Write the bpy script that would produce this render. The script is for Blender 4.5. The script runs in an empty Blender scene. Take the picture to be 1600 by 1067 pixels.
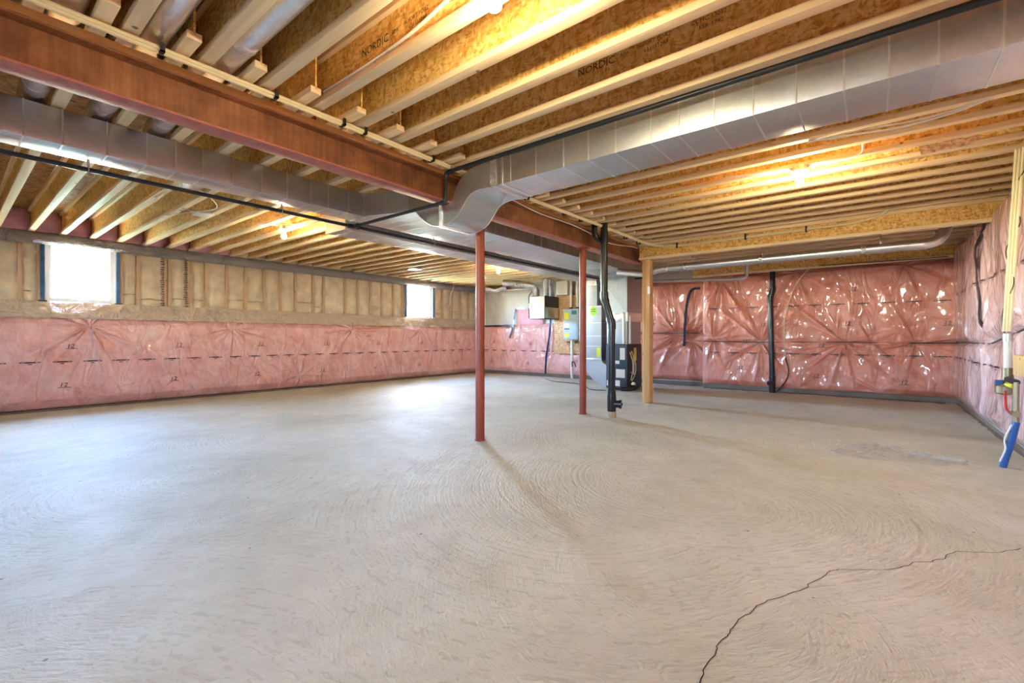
import bpy, math, random
import numpy as np
from mathutils import Vector, Matrix
random.seed(7)
S = bpy.context.scene
col = S.collection

# ------------------------------------------------------------------ camera, world, sun, exposure
cam_d = bpy.data.cameras.new('camera'); cam = bpy.data.objects.new('camera', cam_d); col.objects.link(cam)
cam_d.sensor_width = 36.0; cam_d.lens = 36.0 * 708 / 1600; cam_d.shift_y = -6.5 / 1600; cam_d.clip_start = 0.05
cam.location = (0, 0, 1.0); cam.rotation_euler = (math.pi / 2, 0, math.radians(38.4 - 90))
S.camera = cam

w = bpy.data.worlds.new('world'); S.world = w; w.use_nodes = True
sk = w.node_tree.nodes.new('ShaderNodeTexSky'); sk.sky_type = 'NISHITA'; sk.sun_disc = False
sk.sun_elevation = math.radians(32); sk.sun_rotation = math.radians(42.4); sk.dust_density = 0.35; sk.ozone_density = 5.0
bg = w.node_tree.nodes['Background']; w.node_tree.links.new(sk.outputs[0], bg.inputs[0]); bg.inputs[1].default_value = 19.0
S.cycles.max_bounces = 8; S.cycles.diffuse_bounces = 5; S.cycles.glossy_bounces = 4; S.cycles.transparent_max_bounces = 8; S.cycles.adaptive_threshold = 0.1; S.cycles.adaptive_min_samples = 12

sun_d = bpy.data.lights.new('sun', 'SUN'); sun = bpy.data.objects.new('sun', sun_d); col.objects.link(sun)
sun_d.energy = 14.0; sun_d.angle = math.radians(1.0); sun_d.color = (1.0, 0.95, 0.86)
sun.rotation_euler = Vector((-2.1, -2.3, -1.95)).to_track_quat('-Z', 'Y').to_euler()
sun.location = (12, 14, 8)

S.view_settings.view_transform = 'Standard'; S.view_settings.look = 'None'
S.view_settings.exposure = 1.78; S.view_settings.gamma = 1.0; S.view_settings.use_curve_mapping = False
BULB = 280.0                                       # radiance of a lit bulb

FILL_W = [(1.6, 2.45)]   # added, unseen windows for fill light behind the camera (y ranges)
def portal(name, loc, rot, sx, sy):                # window openings guide the sky sampling
    d = bpy.data.lights.new(name, 'AREA'); d.shape = 'RECTANGLE'; d.size = sx; d.size_y = sy; d.cycles.is_portal = True
    o = bpy.data.objects.new(name, d); col.objects.link(o); o.location = loc; o.rotation_euler = rot
for x_ in (1.265, 7.485): portal('sky_portal', (x_, 9.26, 1.90), (-math.pi / 2, 0, 0), .85, .85)
for a_, b_ in FILL_W: portal('sky_portal', (-5.31, (a_ + b_) / 2, 1.90), (0, -math.pi / 2, 0), .85, .85)

# ------------------------------------------------------------------ small helpers
def lin(r, g, b):
    f = lambda c: (c / 255 / 12.92) if c / 255 <= 0.04045 else ((c / 255 + 0.055) / 1.055) ** 2.4
    return (f(r), f(g), f(b), 1.0)

class N:                                           # node-tree shorthand
    def __init__(s, name):
        s.m = bpy.data.materials.new(name); s.m.use_nodes = True
        s.t = s.m.node_tree; s.b = s.t.nodes['Principled BSDF']; s.out = s.t.nodes['Material Output']
    def n(s, typ, **kw):
        x = s.t.nodes.new(typ)
        for k, v in kw.items():
            if k.startswith('_'): setattr(x, k[1:], v)
            else:
                key = int(k[1:]) if k[0] == 'i' and k[1:].isdigit() else k.replace('__', ' ')
                x.inputs[key].default_value = v
        return x
    def l(s, a, b): s.t.links.new(a, b)
    def set(s, **kw):
        for k, v in kw.items(): s.b.inputs[k.replace('__', ' ')].default_value = v
    def coords(s, scale=(1, 1, 1), rnd=False):
        tc = s.n('ShaderNodeTexCoord'); mp = s.n('ShaderNodeMapping'); mp.inputs['Scale'].default_value = scale
        s.l(tc.outputs['Object'], mp.inputs['Vector'])
        if rnd:
            oi = s.n('ShaderNodeObjectInfo'); mu = s.n('ShaderNodeMath', _operation='MULTIPLY', i1=37.0)
            s.l(oi.outputs['Random'], mu.inputs[0]); cx = s.n('ShaderNodeCombineXYZ')
            for i in range(3): s.l(mu.outputs[0], cx.inputs[i])
            s.l(cx.outputs[0], mp.inputs['Location'])
        return mp.outputs[0]
    def ramp(s, fac, stops):
        r = s.n('ShaderNodeValToRGB'); e = r.color_ramp.elements
        while len(e) < len(stops): e.new(0.5)
        for i, (p, c) in enumerate(stops): e[i].position = p; e[i].color = c
        s.l(fac, r.inputs[0]); return r.outputs[0]
    def noise(s, vec, scale, detail=4, rough=0.55, dist=0.0):
        x = s.n('ShaderNodeTexNoise'); x.inputs['Scale'].default_value = scale; x.inputs['Detail'].default_value = detail
        x.inputs['Roughness'].default_value = rough; x.inputs['Distortion'].default_value = dist
        s.l(vec, x.inputs['Vector']); return x.outputs['Fac']
    def bump(s, h, strength, dist, prev=None):
        b = s.n('ShaderNodeBump'); b.inputs['Strength'].default_value = strength; b.inputs['Distance'].default_value = dist
        s.l(h, b.inputs['Height'])
        if prev: s.l(prev, b.inputs['Normal'])
        return b.outputs[0]
    def col(s, sock): s.l(sock, s.b.inputs['Base Color'])
    def nor(s, sock): s.l(sock, s.b.inputs['Normal'])

def m_plain(name, c, rough=0.5, metal=0.0, var=0.0, scale=8.0, **kw):
    a = N(name); a.set(Roughness=rough, Metallic=metal, **kw)
    if var:
        f = a.noise(a.coords(), scale, 5)
        d = tuple(max(0, x * (1 - var)) for x in c[:3]) + (1,); e = tuple(min(1, x * (1 + var)) for x in c[:3]) + (1,)
        a.col(a.ramp(f, [(0.3, d), (0.7, e)]))
    else: a.set(Base__Color=c)
    return a.m

def m_wood(name, c0, c1, axis=1):
    a = N(name); sc = [26, 26, 26]; sc[axis] = 1.2
    v = a.coords(tuple(sc), True); f = a.noise(v, 1.0, 6, 0.6, 0.6)
    c = a.ramp(f, [(0.25, c0), (0.5, tuple((x + y) / 2 for x, y in zip(c0, c1))), (0.75, c1)])
    k = a.coords((9, 9, 9), True); vo = a.n('ShaderNodeTexVoronoi'); vo.inputs['Scale'].default_value = 0.55; a.l(k, vo.inputs['Vector'])
    kn = a.ramp(vo.outputs['Distance'], [(0.045, (0.16, 0.07, 0.03, 1)), (0.075, (1, 1, 1, 1))])
    mx = a.n('ShaderNodeMix', _data_type='RGBA', _blend_type='MULTIPLY'); mx.inputs[0].default_value = 0.8
    a.l(c, mx.inputs[6]); a.l(kn, mx.inputs[7]); a.col(mx.outputs[2])
    a.set(Roughness=0.62); return a.m

def m_osb(name, dark, mid, light):
    a = N(name); v = a.coords((1, 1, 1), True)
    nz = a.n('ShaderNodeTexNoise'); nz.inputs['Scale'].default_value = 9.0; a.l(v, nz.inputs['Vector'])
    ad = a.n('ShaderNodeVectorMath', _operation='MULTIPLY_ADD'); ad.inputs[1].default_value = (0.09, 0.09, 0.09)
    a.l(nz.outputs['Color'], ad.inputs[0]); a.l(v, ad.inputs[2])
    mp = a.n('ShaderNodeMapping'); mp.inputs['Scale'].default_value = (26, 26, 80); mp.inputs['Rotation'].default_value = (0.5, 0, 0)
    a.l(ad.outputs[0], mp.inputs['Vector'])
    vo = a.n('ShaderNodeTexVoronoi'); vo.inputs['Scale'].default_value = 1.0; a.l(mp.outputs[0], vo.inputs['Vector'])
    mp2 = a.n('ShaderNodeMapping'); mp2.inputs['Scale'].default_value = (24, 75, 26); mp2.inputs['Rotation'].default_value = (-0.6, 0, 0)
    a.l(ad.outputs[0], mp2.inputs['Vector'])
    vo2 = a.n('ShaderNodeTexVoronoi'); vo2.inputs['Scale'].default_value = 1.0; a.l(mp2.outputs[0], vo2.inputs['Vector'])
    s1 = a.n('ShaderNodeSeparateColor'); a.l(vo.outputs['Color'], s1.inputs[0])
    s2 = a.n('ShaderNodeSeparateColor'); a.l(vo2.outputs['Color'], s2.inputs[0])
    mx = a.n('ShaderNodeMath', _operation='ADD'); a.l(s1.outputs[0], mx.inputs[0]); a.l(s2.outputs[1], mx.inputs[1])
    hf = a.n('ShaderNodeMath', _operation='MULTIPLY', i1=0.5); a.l(mx.outputs[0], hf.inputs[0])
    c = a.ramp(hf.outputs[0], [(0.12, dark), (0.42, mid), (0.85, light)])
    a.col(c); a.set(Roughness=0.6); return a.m

def m_galv(name, c=(0.62, 0.63, 0.66), rough=0.38):
    a = N(name); v = a.coords()
    vo = a.n('ShaderNodeTexVoronoi'); vo.inputs['Scale'].default_value = 55; a.l(v, vo.inputs['Vector'])
    sp = a.n('ShaderNodeSeparateColor'); a.l(vo.outputs['Color'], sp.inputs[0])
    c0 = tuple(x * 0.96 for x in c) + (1,); c1 = tuple(min(1, x * 1.04) for x in c) + (1,)
    a.col(a.ramp(sp.outputs[0], [(0.0, c0), (1.0, c1)]))
    r = a.noise(v, 4.0, 3); mr = a.n('ShaderNodeMapRange'); mr.inputs['To Min'].default_value = rough - 0.07; mr.inputs['To Max'].default_value = rough + 0.09
    a.l(r, mr.inputs['Value']); a.l(mr.outputs[0], a.b.inputs['Roughness'])
    a.set(Metallic=1.0); a.nor(a.bump(a.noise(v, 1.6, 1), 0.12, 0.02)); return a.m

def m_foil(name):
    a = N(name); v = a.coords((1, 1, 1), True); f = a.noise(v, 38, 4, 0.7)
    a.set(Metallic=1.0, Roughness=0.26, Base__Color=(0.82, 0.82, 0.84, 1)); a.nor(a.bump(f, 0.9, 0.012)); return a.m

def m_blanket(name, c0, c1, c2):
    a = N(name); v = a.coords()
    f = a.noise(v, 3.2, 6, 0.62, 0.5); g = a.noise(v, 26, 4, 0.7)
    c = a.ramp(f, [(0.30, c0), (0.52, c1), (0.72, c2)])
    mx = a.n('ShaderNodeMix', _data_type='RGBA', _blend_type='MULTIPLY'); mx.inputs[0].default_value = 0.35
    a.l(c, mx.inputs[6]); a.l(a.ramp(g, [(0.3, (0.72, 0.66, 0.64, 1)), (0.6, (1, 1, 1, 1))]), mx.inputs[7]); a.col(mx.outputs[2])
    a.set(Roughness=0.45, Coat__Weight=1.0, Coat__Roughness=0.09, Coat__IOR=1.5)
    # creases of the taut plastic film: stretched, distorted ridges
    mp = a.n('ShaderNodeMapping'); mp.inputs['Scale'].default_value = (1.5, 1.5, 0.6); a.l(v, mp.inputs['Vector'])
    wv = a.noise(mp.outputs[0], 2.6, 2, 0.5, 0.8); rg = a.n('ShaderNodeMath', _operation='SUBTRACT', i1=0.5); a.l(wv, rg.inputs[0])
    ab = a.n('ShaderNodeMath', _operation='ABSOLUTE'); a.l(rg.outputs[0], ab.inputs[0])
    pw = a.n('ShaderNodeMath', _operation='POWER', i1=0.6); a.l(ab.outputs[0], pw.inputs[0])
    h2 = a.n('ShaderNodeMath', _operation='MULTIPLY_ADD', i1=0.02); a.l(g, h2.inputs[0]); a.l(pw.outputs[0], h2.inputs[2]); b2 = a.bump(h2.outputs[0], 0.6, 0.055)
    a.nor(b2); a.l(b2, a.b.inputs['Coat Normal']); return a.m

def m_poly(name, tint, opac, rough=0.10, ior=1.5, sc=6.0):
    a = N(name); v = a.coords(); f = a.noise(v, sc, 4, 0.6, 1.4)
    sb_ = a.n('ShaderNodeMath', _operation='SUBTRACT', i1=0.5); a.l(f, sb_.inputs[0]); ab = a.n('ShaderNodeMath', _operation='ABSOLUTE'); a.l(sb_.outputs[0], ab.inputs[0])
    pw = a.n('ShaderNodeMath', _operation='POWER', i1=0.6); a.l(ab.outputs[0], pw.inputs[0]); nb = a.bump(pw.outputs[0], 0.9, 0.05)
    tr = a.n('ShaderNodeBsdfTransparent'); m1 = a.n('ShaderNodeMixShader'); m1.inputs[0].default_value = opac
    a.set(Base__Color=tint, Roughness=0.6); a.nor(nb)
    gl = a.n('ShaderNodeBsdfGlossy'); gl.inputs['Roughness'].default_value = rough; a.l(nb, gl.inputs['Normal'])
    lw = a.n('ShaderNodeLayerWeight'); a.l(nb, lw.inputs['Normal']); p3 = a.n('ShaderNodeMath', _operation='POWER', i1=3.0); a.l(lw.outputs['Facing'], p3.inputs[0])
    fr = a.n('ShaderNodeMath', _operation='MULTIPLY_ADD', i1=0.12, i2=(ior - 1) ** 2 / (ior + 1) ** 2); a.l(p3.outputs[0], fr.inputs[0]); m2 = a.n('ShaderNodeMixShader')
    a.l(tr.outputs[0], m1.inputs[1]); a.l(a.b.outputs[0], m1.inputs[2]); a.l(fr.outputs[0], m2.inputs[0])
    a.l(m1.outputs[0], m2.inputs[1]); a.l(gl.outputs[0], m2.inputs[2]); a.l(m2.outputs[0], a.out.inputs['Surface']); return a.m

def m_floor():
    a = N('trowelled_concrete'); v = a.coords()
    # trowel strokes: every cell has its own arc centre; strokes are fine ridges along the arc
    def strokes(scale, off, freq):
        nz = a.n('ShaderNodeTexNoise'); nz.inputs['Scale'].default_value = 1.3; nz.inputs['Detail'].default_value = 3; a.l(v, nz.inputs['Vector'])
        ma = a.n('ShaderNodeVectorMath', _operation='MULTIPLY_ADD'); ma.inputs[1].default_value = (0.7, 0.7, 0); a.l(nz.outputs['Color'], ma.inputs[0]); a.l(v, ma.inputs[2])
        vo = a.n('ShaderNodeTexVoronoi', _voronoi_dimensions='2D'); vo.inputs['Scale'].default_value = scale; a.l(ma.outputs[0], vo.inputs['Vector'])
        rc = a.n('ShaderNodeVectorMath', _operation='MULTIPLY_ADD'); rc.inputs[1].default_value = (off, off, 0); rc.inputs[2].default_value = (-off / 2, -off / 2, 0)
        a.l(vo.outputs['Color'], rc.inputs[0])
        p1 = a.n('ShaderNodeVectorMath', _operation='SUBTRACT'); a.l(v, p1.inputs[0]); a.l(vo.outputs['Position'], p1.inputs[1])
        p2 = a.n('ShaderNodeVectorMath', _operation='SUBTRACT'); a.l(p1.outputs[0], p2.inputs[0]); a.l(rc.outputs[0], p2.inputs[1])
        ln = a.n('ShaderNodeVectorMath', _operation='LENGTH'); a.l(p2.outputs[0], ln.inputs[0])
        sc = a.n('ShaderNodeMath', _operation='MULTIPLY', i1=freq); a.l(ln.outputs['Value'], sc.inputs[0])
        jit = a.n('ShaderNodeTexNoise'); jit.inputs['Scale'].default_value = 7; jit.inputs['Detail'].default_value = 2; a.l(v, jit.inputs['Vector'])
        cx = a.n('ShaderNodeCombineXYZ'); a.l(sc.outputs[0], cx.inputs[0]); jm = a.n('ShaderNodeMath', _operation='MULTIPLY', i1=8.0)
        a.l(jit.outputs['Fac'], jm.inputs[0]); a.l(jm.outputs[0], cx.inputs[1])
        st = a.n('ShaderNodeTexNoise', _noise_dimensions='2D'); st.inputs['Scale'].default_value = 1.0; st.inputs['Detail'].default_value = 3; st.inputs['Roughness'].default_value = 0.6
        a.l(cx.outputs[0], st.inputs['Vector']); return st.outputs['Fac'], vo
    s1, vo = strokes(0.55, 2.4, 46); s2, _ = strokes(0.9, 1.6, 100)
    big = a.noise(v, 0.7, 5, 0.55, 0.8); med = a.noise(v, 4.5, 6, 0.65); grit = a.noise(v, 90, 3, 0.7)
    c = a.ramp(big, [(0.30, lin(194, 189, 167)), (0.5, lin(207, 203, 182)), (0.72, lin(217, 214, 197))])
    mx = a.n('ShaderNodeMix', _data_type='RGBA', _blend_type='MULTIPLY'); mx.inputs[0].default_value = 0.45
    a.l(c, mx.inputs[6]); a.l(a.ramp(med, [(0.3, (0.80, 0.77, 0.74, 1)), (0.62, (1, 1, 1, 1))]), mx.inputs[7])
    mx2 = a.n('ShaderNodeMix', _data_type='RGBA', _blend_type='MULTIPLY'); mx2.inputs[0].default_value = 0.5
    a.l(mx.outputs[2], mx2.inputs[6]); a.l(a.ramp(s1, [(0.33, (0.72, 0.69, 0.66, 1)), (0.45, (1, 1, 1, 1))]), mx2.inputs[7])
    # pits
    pv = a.n('ShaderNodeTexVoronoi'); pv.inputs['Scale'].default_value = 5.5; a.l(v, pv.inputs['Vector'])
    mx3 = a.n('ShaderNodeMix', _data_type='RGBA', _blend_type='MULTIPLY'); mx3.inputs[0].default_value = 1.0
    a.l(mx2.outputs[2], mx3.inputs[6]); a.l(a.ramp(pv.outputs['Distance'], [(0.028, (0.35, 0.3, 0.27, 1)), (0.05, (1, 1, 1, 1))]), mx3.inputs[7])
    a.col(mx3.outputs[2])
    r = a.ramp(med, [(0.3, (0.74, 0.74, 0.74, 1)), (0.7, (0.60, 0.60, 0.60, 1))]); a.l(r, a.b.inputs['Roughness'])
    a.set(Specular__IOR__Level=0.22)
    h1 = a.n('ShaderNodeMath', _operation='MULTIPLY', i1=0.0050); a.l(s1, h1.inputs[0])
    h2 = a.n('ShaderNodeMath', _operation='MULTIPLY_ADD', i1=0.0026); a.l(s2, h2.inputs[0]); a.l(h1.outputs[0], h2.inputs[2])
    h3 = a.n('ShaderNodeMath', _operation='MULTIPLY_ADD', i1=0.0005); a.l(grit, h3.inputs[0]); a.l(h2.outputs[0], h3.inputs[2])
    a.nor(a.bump(h3.outputs[0], 1.0, 1.0))
    return a.m

def m_concrete(name, c, var=0.15):
    a = N(name); v = a.coords(); f = a.noise(v, 2.5, 7, 0.65)
    d = tuple(x * (1 - var) for x in c[:3]) + (1,); e = tuple(min(1, x * (1 + var)) for x in c[:3]) + (1,)
    a.col(a.ramp(f, [(0.3, d), (0.7, e)])); a.set(Roughness=0.75); a.nor(a.bump(a.noise(v, 20, 5), 0.3, 0.01)); return a.m

def m_emit(name, c, s):
    a = N(name); a.set(Base__Color=(1, 1, 1, 1), Emission__Color=c, Emission__Strength=s); return a.m

def m_rust(name):
    a = N(name); v = a.coords((1, 1, 1)); f = a.noise(v, 3.0, 8, 0.7, 0.4); g = a.noise(a.coords((45, 45, 2.2)), 1.0, 4)
    c = a.ramp(f, [(0.25, lin(88, 54, 36)), (0.5, lin(142, 92, 58)), (0.72, lin(176, 122, 80))])
    mx = a.n('ShaderNodeMix', _data_type='RGBA', _blend_type='MULTIPLY'); mx.inputs[0].default_value = 0.6
    a.l(c, mx.inputs[6]); a.l(a.ramp(g, [(0.35, (0.62, 0.55, 0.5, 1)), (0.6, (1, 1, 1, 1))]), mx.inputs[7]); a.col(mx.outputs[2])
    a.set(Roughness=0.6, Metallic=0.1); return a.m

M = dict(
    floor=m_floor(),
    flange=m_wood('pine_flange', lin(222, 190, 142), lin(246, 226, 186)),
    plate=m_wood('pine_plate', lin(176, 118, 62), lin(222, 170, 105), 0),
    postwood=m_wood('pine_post', lin(198, 150, 96), lin(232, 192, 138), 2),
    osb=m_osb('osb_web', lin(192, 138, 58), lin(228, 180, 92), lin(246, 214, 144)),
    osbfloor=m_osb('osb_subfloor', lin(120, 80, 40), lin(170, 120, 66), lin(200, 155, 96)),
    osbboard=m_osb('osb_board', lin(170, 115, 70), lin(205, 155, 105), lin(226, 185, 140)),
    rust=m_rust('rusty_steel'),
    litprimer=m_plain('lit_red_primer', lin(176, 104, 92), 0.55, 0.0, 0.22, 14),  # primer red made pinker, with reflected floor light in the colour
    post=m_plain('red_oxide_post', lin(146, 64, 40), 0.48, 0.0, 0.16, 9),
    galv=m_galv('galvanised_sheet'), galv2=m_galv('galvanised_pipe', (0.74, 0.75, 0.77), 0.34),
    galvdull=m_galv('galvanised_dull', (0.50, 0.54, 0.58), 0.5),
    seam=m_galv('galvanised_seam', (0.84, 0.84, 0.85), 0.34),
    foil=m_foil('foil_tape'),
    abs=m_plain('black_plastic_pipe', (0.010, 0.010, 0.012, 1), 0.28),
    gas=m_plain('black_iron_pipe', (0.022, 0.024, 0.028, 1), 0.38, 0.3),
    steel=m_plain('zinc_fitting', (0.55, 0.55, 0.56, 1), 0.35, 1.0),
    cream=m_plain('cream_cable', lin(226, 214, 172), 0.45),
    white=m_plain('white_plastic', lin(232, 230, 224), 0.4),
    pvc=m_plain('white_pvc', lin(226, 222, 212), 0.35),
    clip=m_plain('black_clip', (0.012, 0.012, 0.012, 1), 0.45),
    redcable=m_plain('red_cable', lin(170, 30, 34), 0.4),
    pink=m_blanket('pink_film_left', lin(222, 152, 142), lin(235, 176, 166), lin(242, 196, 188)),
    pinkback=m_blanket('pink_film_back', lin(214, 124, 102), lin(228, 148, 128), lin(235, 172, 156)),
    pinklit=m_blanket('pink_film_right_lit', lin(224, 174, 168), lin(236, 196, 194), lin(243, 214, 214)),  # same film, with bluish window light put into a paler pink
    pinkbatt=m_plain('pink_fibre', lin(206, 150, 160), 0.9, 0, 0.18, 6),
    batt=m_plain('tan_fibre', lin(232, 212, 180), 0.9, 0, 0.22, 5),
    stud=m_wood('pine_stud', lin(196, 152, 108), lin(226, 188, 144), 2),
    poly=m_poly('clear_poly', lin(236, 226, 210), 0.14, 0.09, 1.95),
    polytan=m_poly('draped_poly', lin(230, 204, 180), 0.72, 0.14, 1.6),
    polygrey=m_poly('grey_poly', lin(158, 150, 150), 0.9, 0.2, 1.5, 9),
    crumple=m_poly('clear_scrap', lin(245, 245, 245), 0.22, 0.05, 1.6, 10),
    print=m_plain('black_print', (0.07, 0.04, 0.042, 1), 0.5),
    woodprint=m_plain('ink_print', (0.045, 0.028, 0.012, 1), 0.6),
    tape=m_plain('dark_blue_tape', (0.012, 0.018, 0.045, 1), 0.3, 0, 0.5, 30),
    bluetape=m_plain('blue_tape', lin(40, 92, 140), 0.35, 0, 0.3, 12),
    vinyl=m_plain('white_vinyl', lin(236, 238, 242), 0.35),
    concrete=m_concrete('grey_concrete', lin(196, 192, 184)),
    footing=m_concrete('dark_footing', lin(118, 107, 96), 0.3),
    strapdark=m_plain('dark_strap', (0.05, 0.04, 0.045, 1), 0.5),
    crack=m_plain('crack_dark', (0.035, 0.028, 0.022, 1), 0.9),
    furn=m_plain('blue_grey_enamel', lin(62, 78, 92), 0.35),
    furndark=m_plain('dark_enamel', lin(36, 38, 46), 0.4),
    heater=m_plain('pale_blue_enamel', lin(172, 190, 204), 0.35),
    hrv=m_plain('cream_enamel', lin(206, 200, 188), 0.4),
    paper=m_plain('paper_label', lin(226, 222, 214), 0.6), yellow=m_plain('yellow_label', lin(226, 224, 70), 0.5),
    green=m_plain('green_label', lin(160, 222, 60), 0.5), teal=m_plain('teal_label', lin(40, 130, 150), 0.5),
    brass=m_plain('brass', (0.34, 0.27, 0.17, 1), 0.4, 0.9), copper=m_plain('copper', (0.72, 0.36, 0.2, 1), 0.35, 1.0),
    blue=m_plain('blue_pipe', lin(44, 92, 160), 0.35), red=m_plain('red_handle', lin(190, 30, 34), 0.4),
    sleeve=m_plain('tan_sleeve', lin(176, 158, 128), 0.7, 0, 0.2, 20),
    grass=m_plain('grass_ground', (0.13, 0.21, 0.08, 1), 0.9, 0, 0.3, 1.5),
    bulb=m_emit('lit_bulb', (1.0, 0.85, 0.50, 1), BULB),
)
def m_glass():
    a = N('window_glass'); tr = a.n('ShaderNodeBsdfTransparent'); gl = a.n('ShaderNodeBsdfGlossy'); gl.inputs['Roughness'].default_value = 0.02
    mix = a.n('ShaderNodeMixShader'); mix.inputs[0].default_value = 0.06
    a.l(tr.outputs[0], mix.inputs[1]); a.l(gl.outputs[0], mix.inputs[2]); a.l(mix.outputs[0], a.out.inputs['Surface']); return a.m
M['glass'] = m_glass()

# ------------------------------------------------------------------ mesh builder
class MB:
    def __init__(s): s.v = []; s.f = []
    def add(s, vs, fs):
        o = len(s.v); s.v += [tuple(map(float, p)) for p in vs]; s.f += [tuple(o + i for i in f) for f in fs]; return s
    def box(s, x0, x1, y0, y1, z0, z1):
        return s.add([(x0, y0, z0), (x1, y0, z0), (x1, y1, z0), (x0, y1, z0), (x0, y0, z1), (x1, y0, z1), (x1, y1, z1), (x0, y1, z1)],
                     [(0, 3, 2, 1), (4, 5, 6, 7), (0, 1, 5, 4), (1, 2, 6, 5), (2, 3, 7, 6), (3, 0, 4, 7)])
    def bbox(s, x0, x1, y0, y1, z0, z1, b):       # box with chamfered edges
        import bmesh
        bm = bmesh.new(); t = MB().box(x0, x1, y0, y1, z0, z1)
        vs = [bm.verts.new(p) for p in t.v]; [bm.faces.new([vs[i] for i in f]) for f in t.f]
        bmesh.ops.bevel(bm, geom=bm.edges[:], offset=b, segments=2, profile=0.6, affect='EDGES')
        bm.verts.index_update(); s.add([p.co for p in bm.verts], [[q.index for q in f.verts] for f in bm.faces]); bm.free(); return s
    def prism(s, prof, axis, a0, a1):             # polygon swept along an axis; prof lists the two other coordinates in xyz order
        def P(p, a): q = list(p); q.insert(axis, a); return q
        n = len(prof)
        return s.add([P(p, a0) for p in prof] + [P(p, a1) for p in prof],
                     [tuple(range(n))[::-1], tuple(range(n, 2 * n))] + [(i, (i + 1) % n, n + (i + 1) % n, n + i) for i in range(n)])
    def tube(s, path, r, seg=12, caps=True):
        P = [Vector(p) for p in path]; n = len(P); R = r if hasattr(r, '__len__') else [r] * n
        T = [((P[min(i + 1, n - 1)] - P[max(i - 1, 0)]).normalized()) for i in range(n)]
        u = T[0].orthogonal().normalized(); vs = []; fs = []
        for i in range(n):
            u = (u - T[i] * u.dot(T[i])).normalized(); v = T[i].cross(u)
            vs += [P[i] + (u * math.cos(a) + v * math.sin(a)) * R[i] for a in (2 * math.pi * k / seg for k in range(seg))]
        for i in range(n - 1):
            for k in range(seg):
                fs.append((i * seg + k, i * seg + (k + 1) % seg, (i + 1) * seg + (k + 1) % seg, (i + 1) * seg + k))
        if caps: fs += [tuple(range(seg))[::-1], tuple(range((n - 1) * seg, n * seg))]
        return s.add(vs, fs)
    def cyl(s, a, b, r, seg=20): return s.tube([a, b], r, seg)
    def lathe(s, prof, c, seg=20):                # prof (radius, z) around a vertical axis at c
        vs = []; n = len(prof)
        for r, z in prof: vs += [(c[0] + r * math.cos(2 * math.pi * k / seg), c[1] + r * math.sin(2 * math.pi * k / seg), c[2] + z) for k in range(seg)]
        fs = [(i * seg + k, i * seg + (k + 1) % seg, (i + 1) * seg + (k + 1) % seg, (i + 1) * seg + k) for i in range(n - 1) for k in range(seg)]
        return s.add(vs, fs + [tuple(range(seg))[::-1], tuple(range((n - 1) * seg, n * seg))])
    def mesh(s, name, mat, org=(0, 0, 0), sharp=35):
        me = bpy.data.meshes.new(name); o = org
        me.from_pydata([(x - o[0], y - o[1], z - o[2]) for x, y, z in s.v], [], s.f); me.materials.append(M[mat])
        me.polygons.foreach_set('use_smooth', [True] * len(me.polygons)); me.set_sharp_from_angle(angle=math.radians(sharp)); me.update(); return me
    def build(s, name, mat, parent=None, kind=None, sharp=35):
        org = parent['_w'] if parent is not None and '_w' in parent else (0, 0, 0)
        o = bpy.data.objects.new(name, s.mesh(name, mat, org, sharp)); col.objects.link(o); o.parent = parent
        o['_w'] = org
        if kind: o['kind'] = kind
        return o

def tag(o, label, cat, group=None):
    o['label'] = label; o['category'] = cat
    if group: o['group'] = group
    return o
def thing(name, label, cat, loc, group=None):
    o = bpy.data.objects.new(name, None); col.objects.link(o); o.location = loc; o['_w'] = tuple(loc); o.empty_display_size = 0.1
    return tag(o, label, cat, group)
def solo(mb, name, mat, label, cat, group=None): return tag(mb.build(name, mat), label, cat, group)
def spline(pts, n=8):
    P = [Vector(p) for p in pts]; P = [P[0] * 2 - P[1]] + P + [P[-1] * 2 - P[-2]]; out = []
    for i in range(1, len(P) - 2):
        a, b, c, d = P[i - 1:i + 3]
        for k in range(n):
            t = k / n; out.append(0.5 * ((2 * b) + (c - a) * t + (2 * a - 5 * b + 4 * c - d) * t * t + (3 * b - a - 3 * c + d) * t ** 3))
    out.append(P[-2]); return out
def text_mesh(body, size):
    cu = bpy.data.curves.new('t', 'FONT'); cu.body = body; cu.size = size; cu.resolution_u = 2
    o = bpy.data.objects.new('t', cu); me = o.to_mesh()
    V = [tuple(v.co) for v in me.vertices]; F = [tuple(p.vertices) for p in me.polygons]
    o.to_mesh_clear(); bpy.data.objects.remove(o); return V, F

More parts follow.
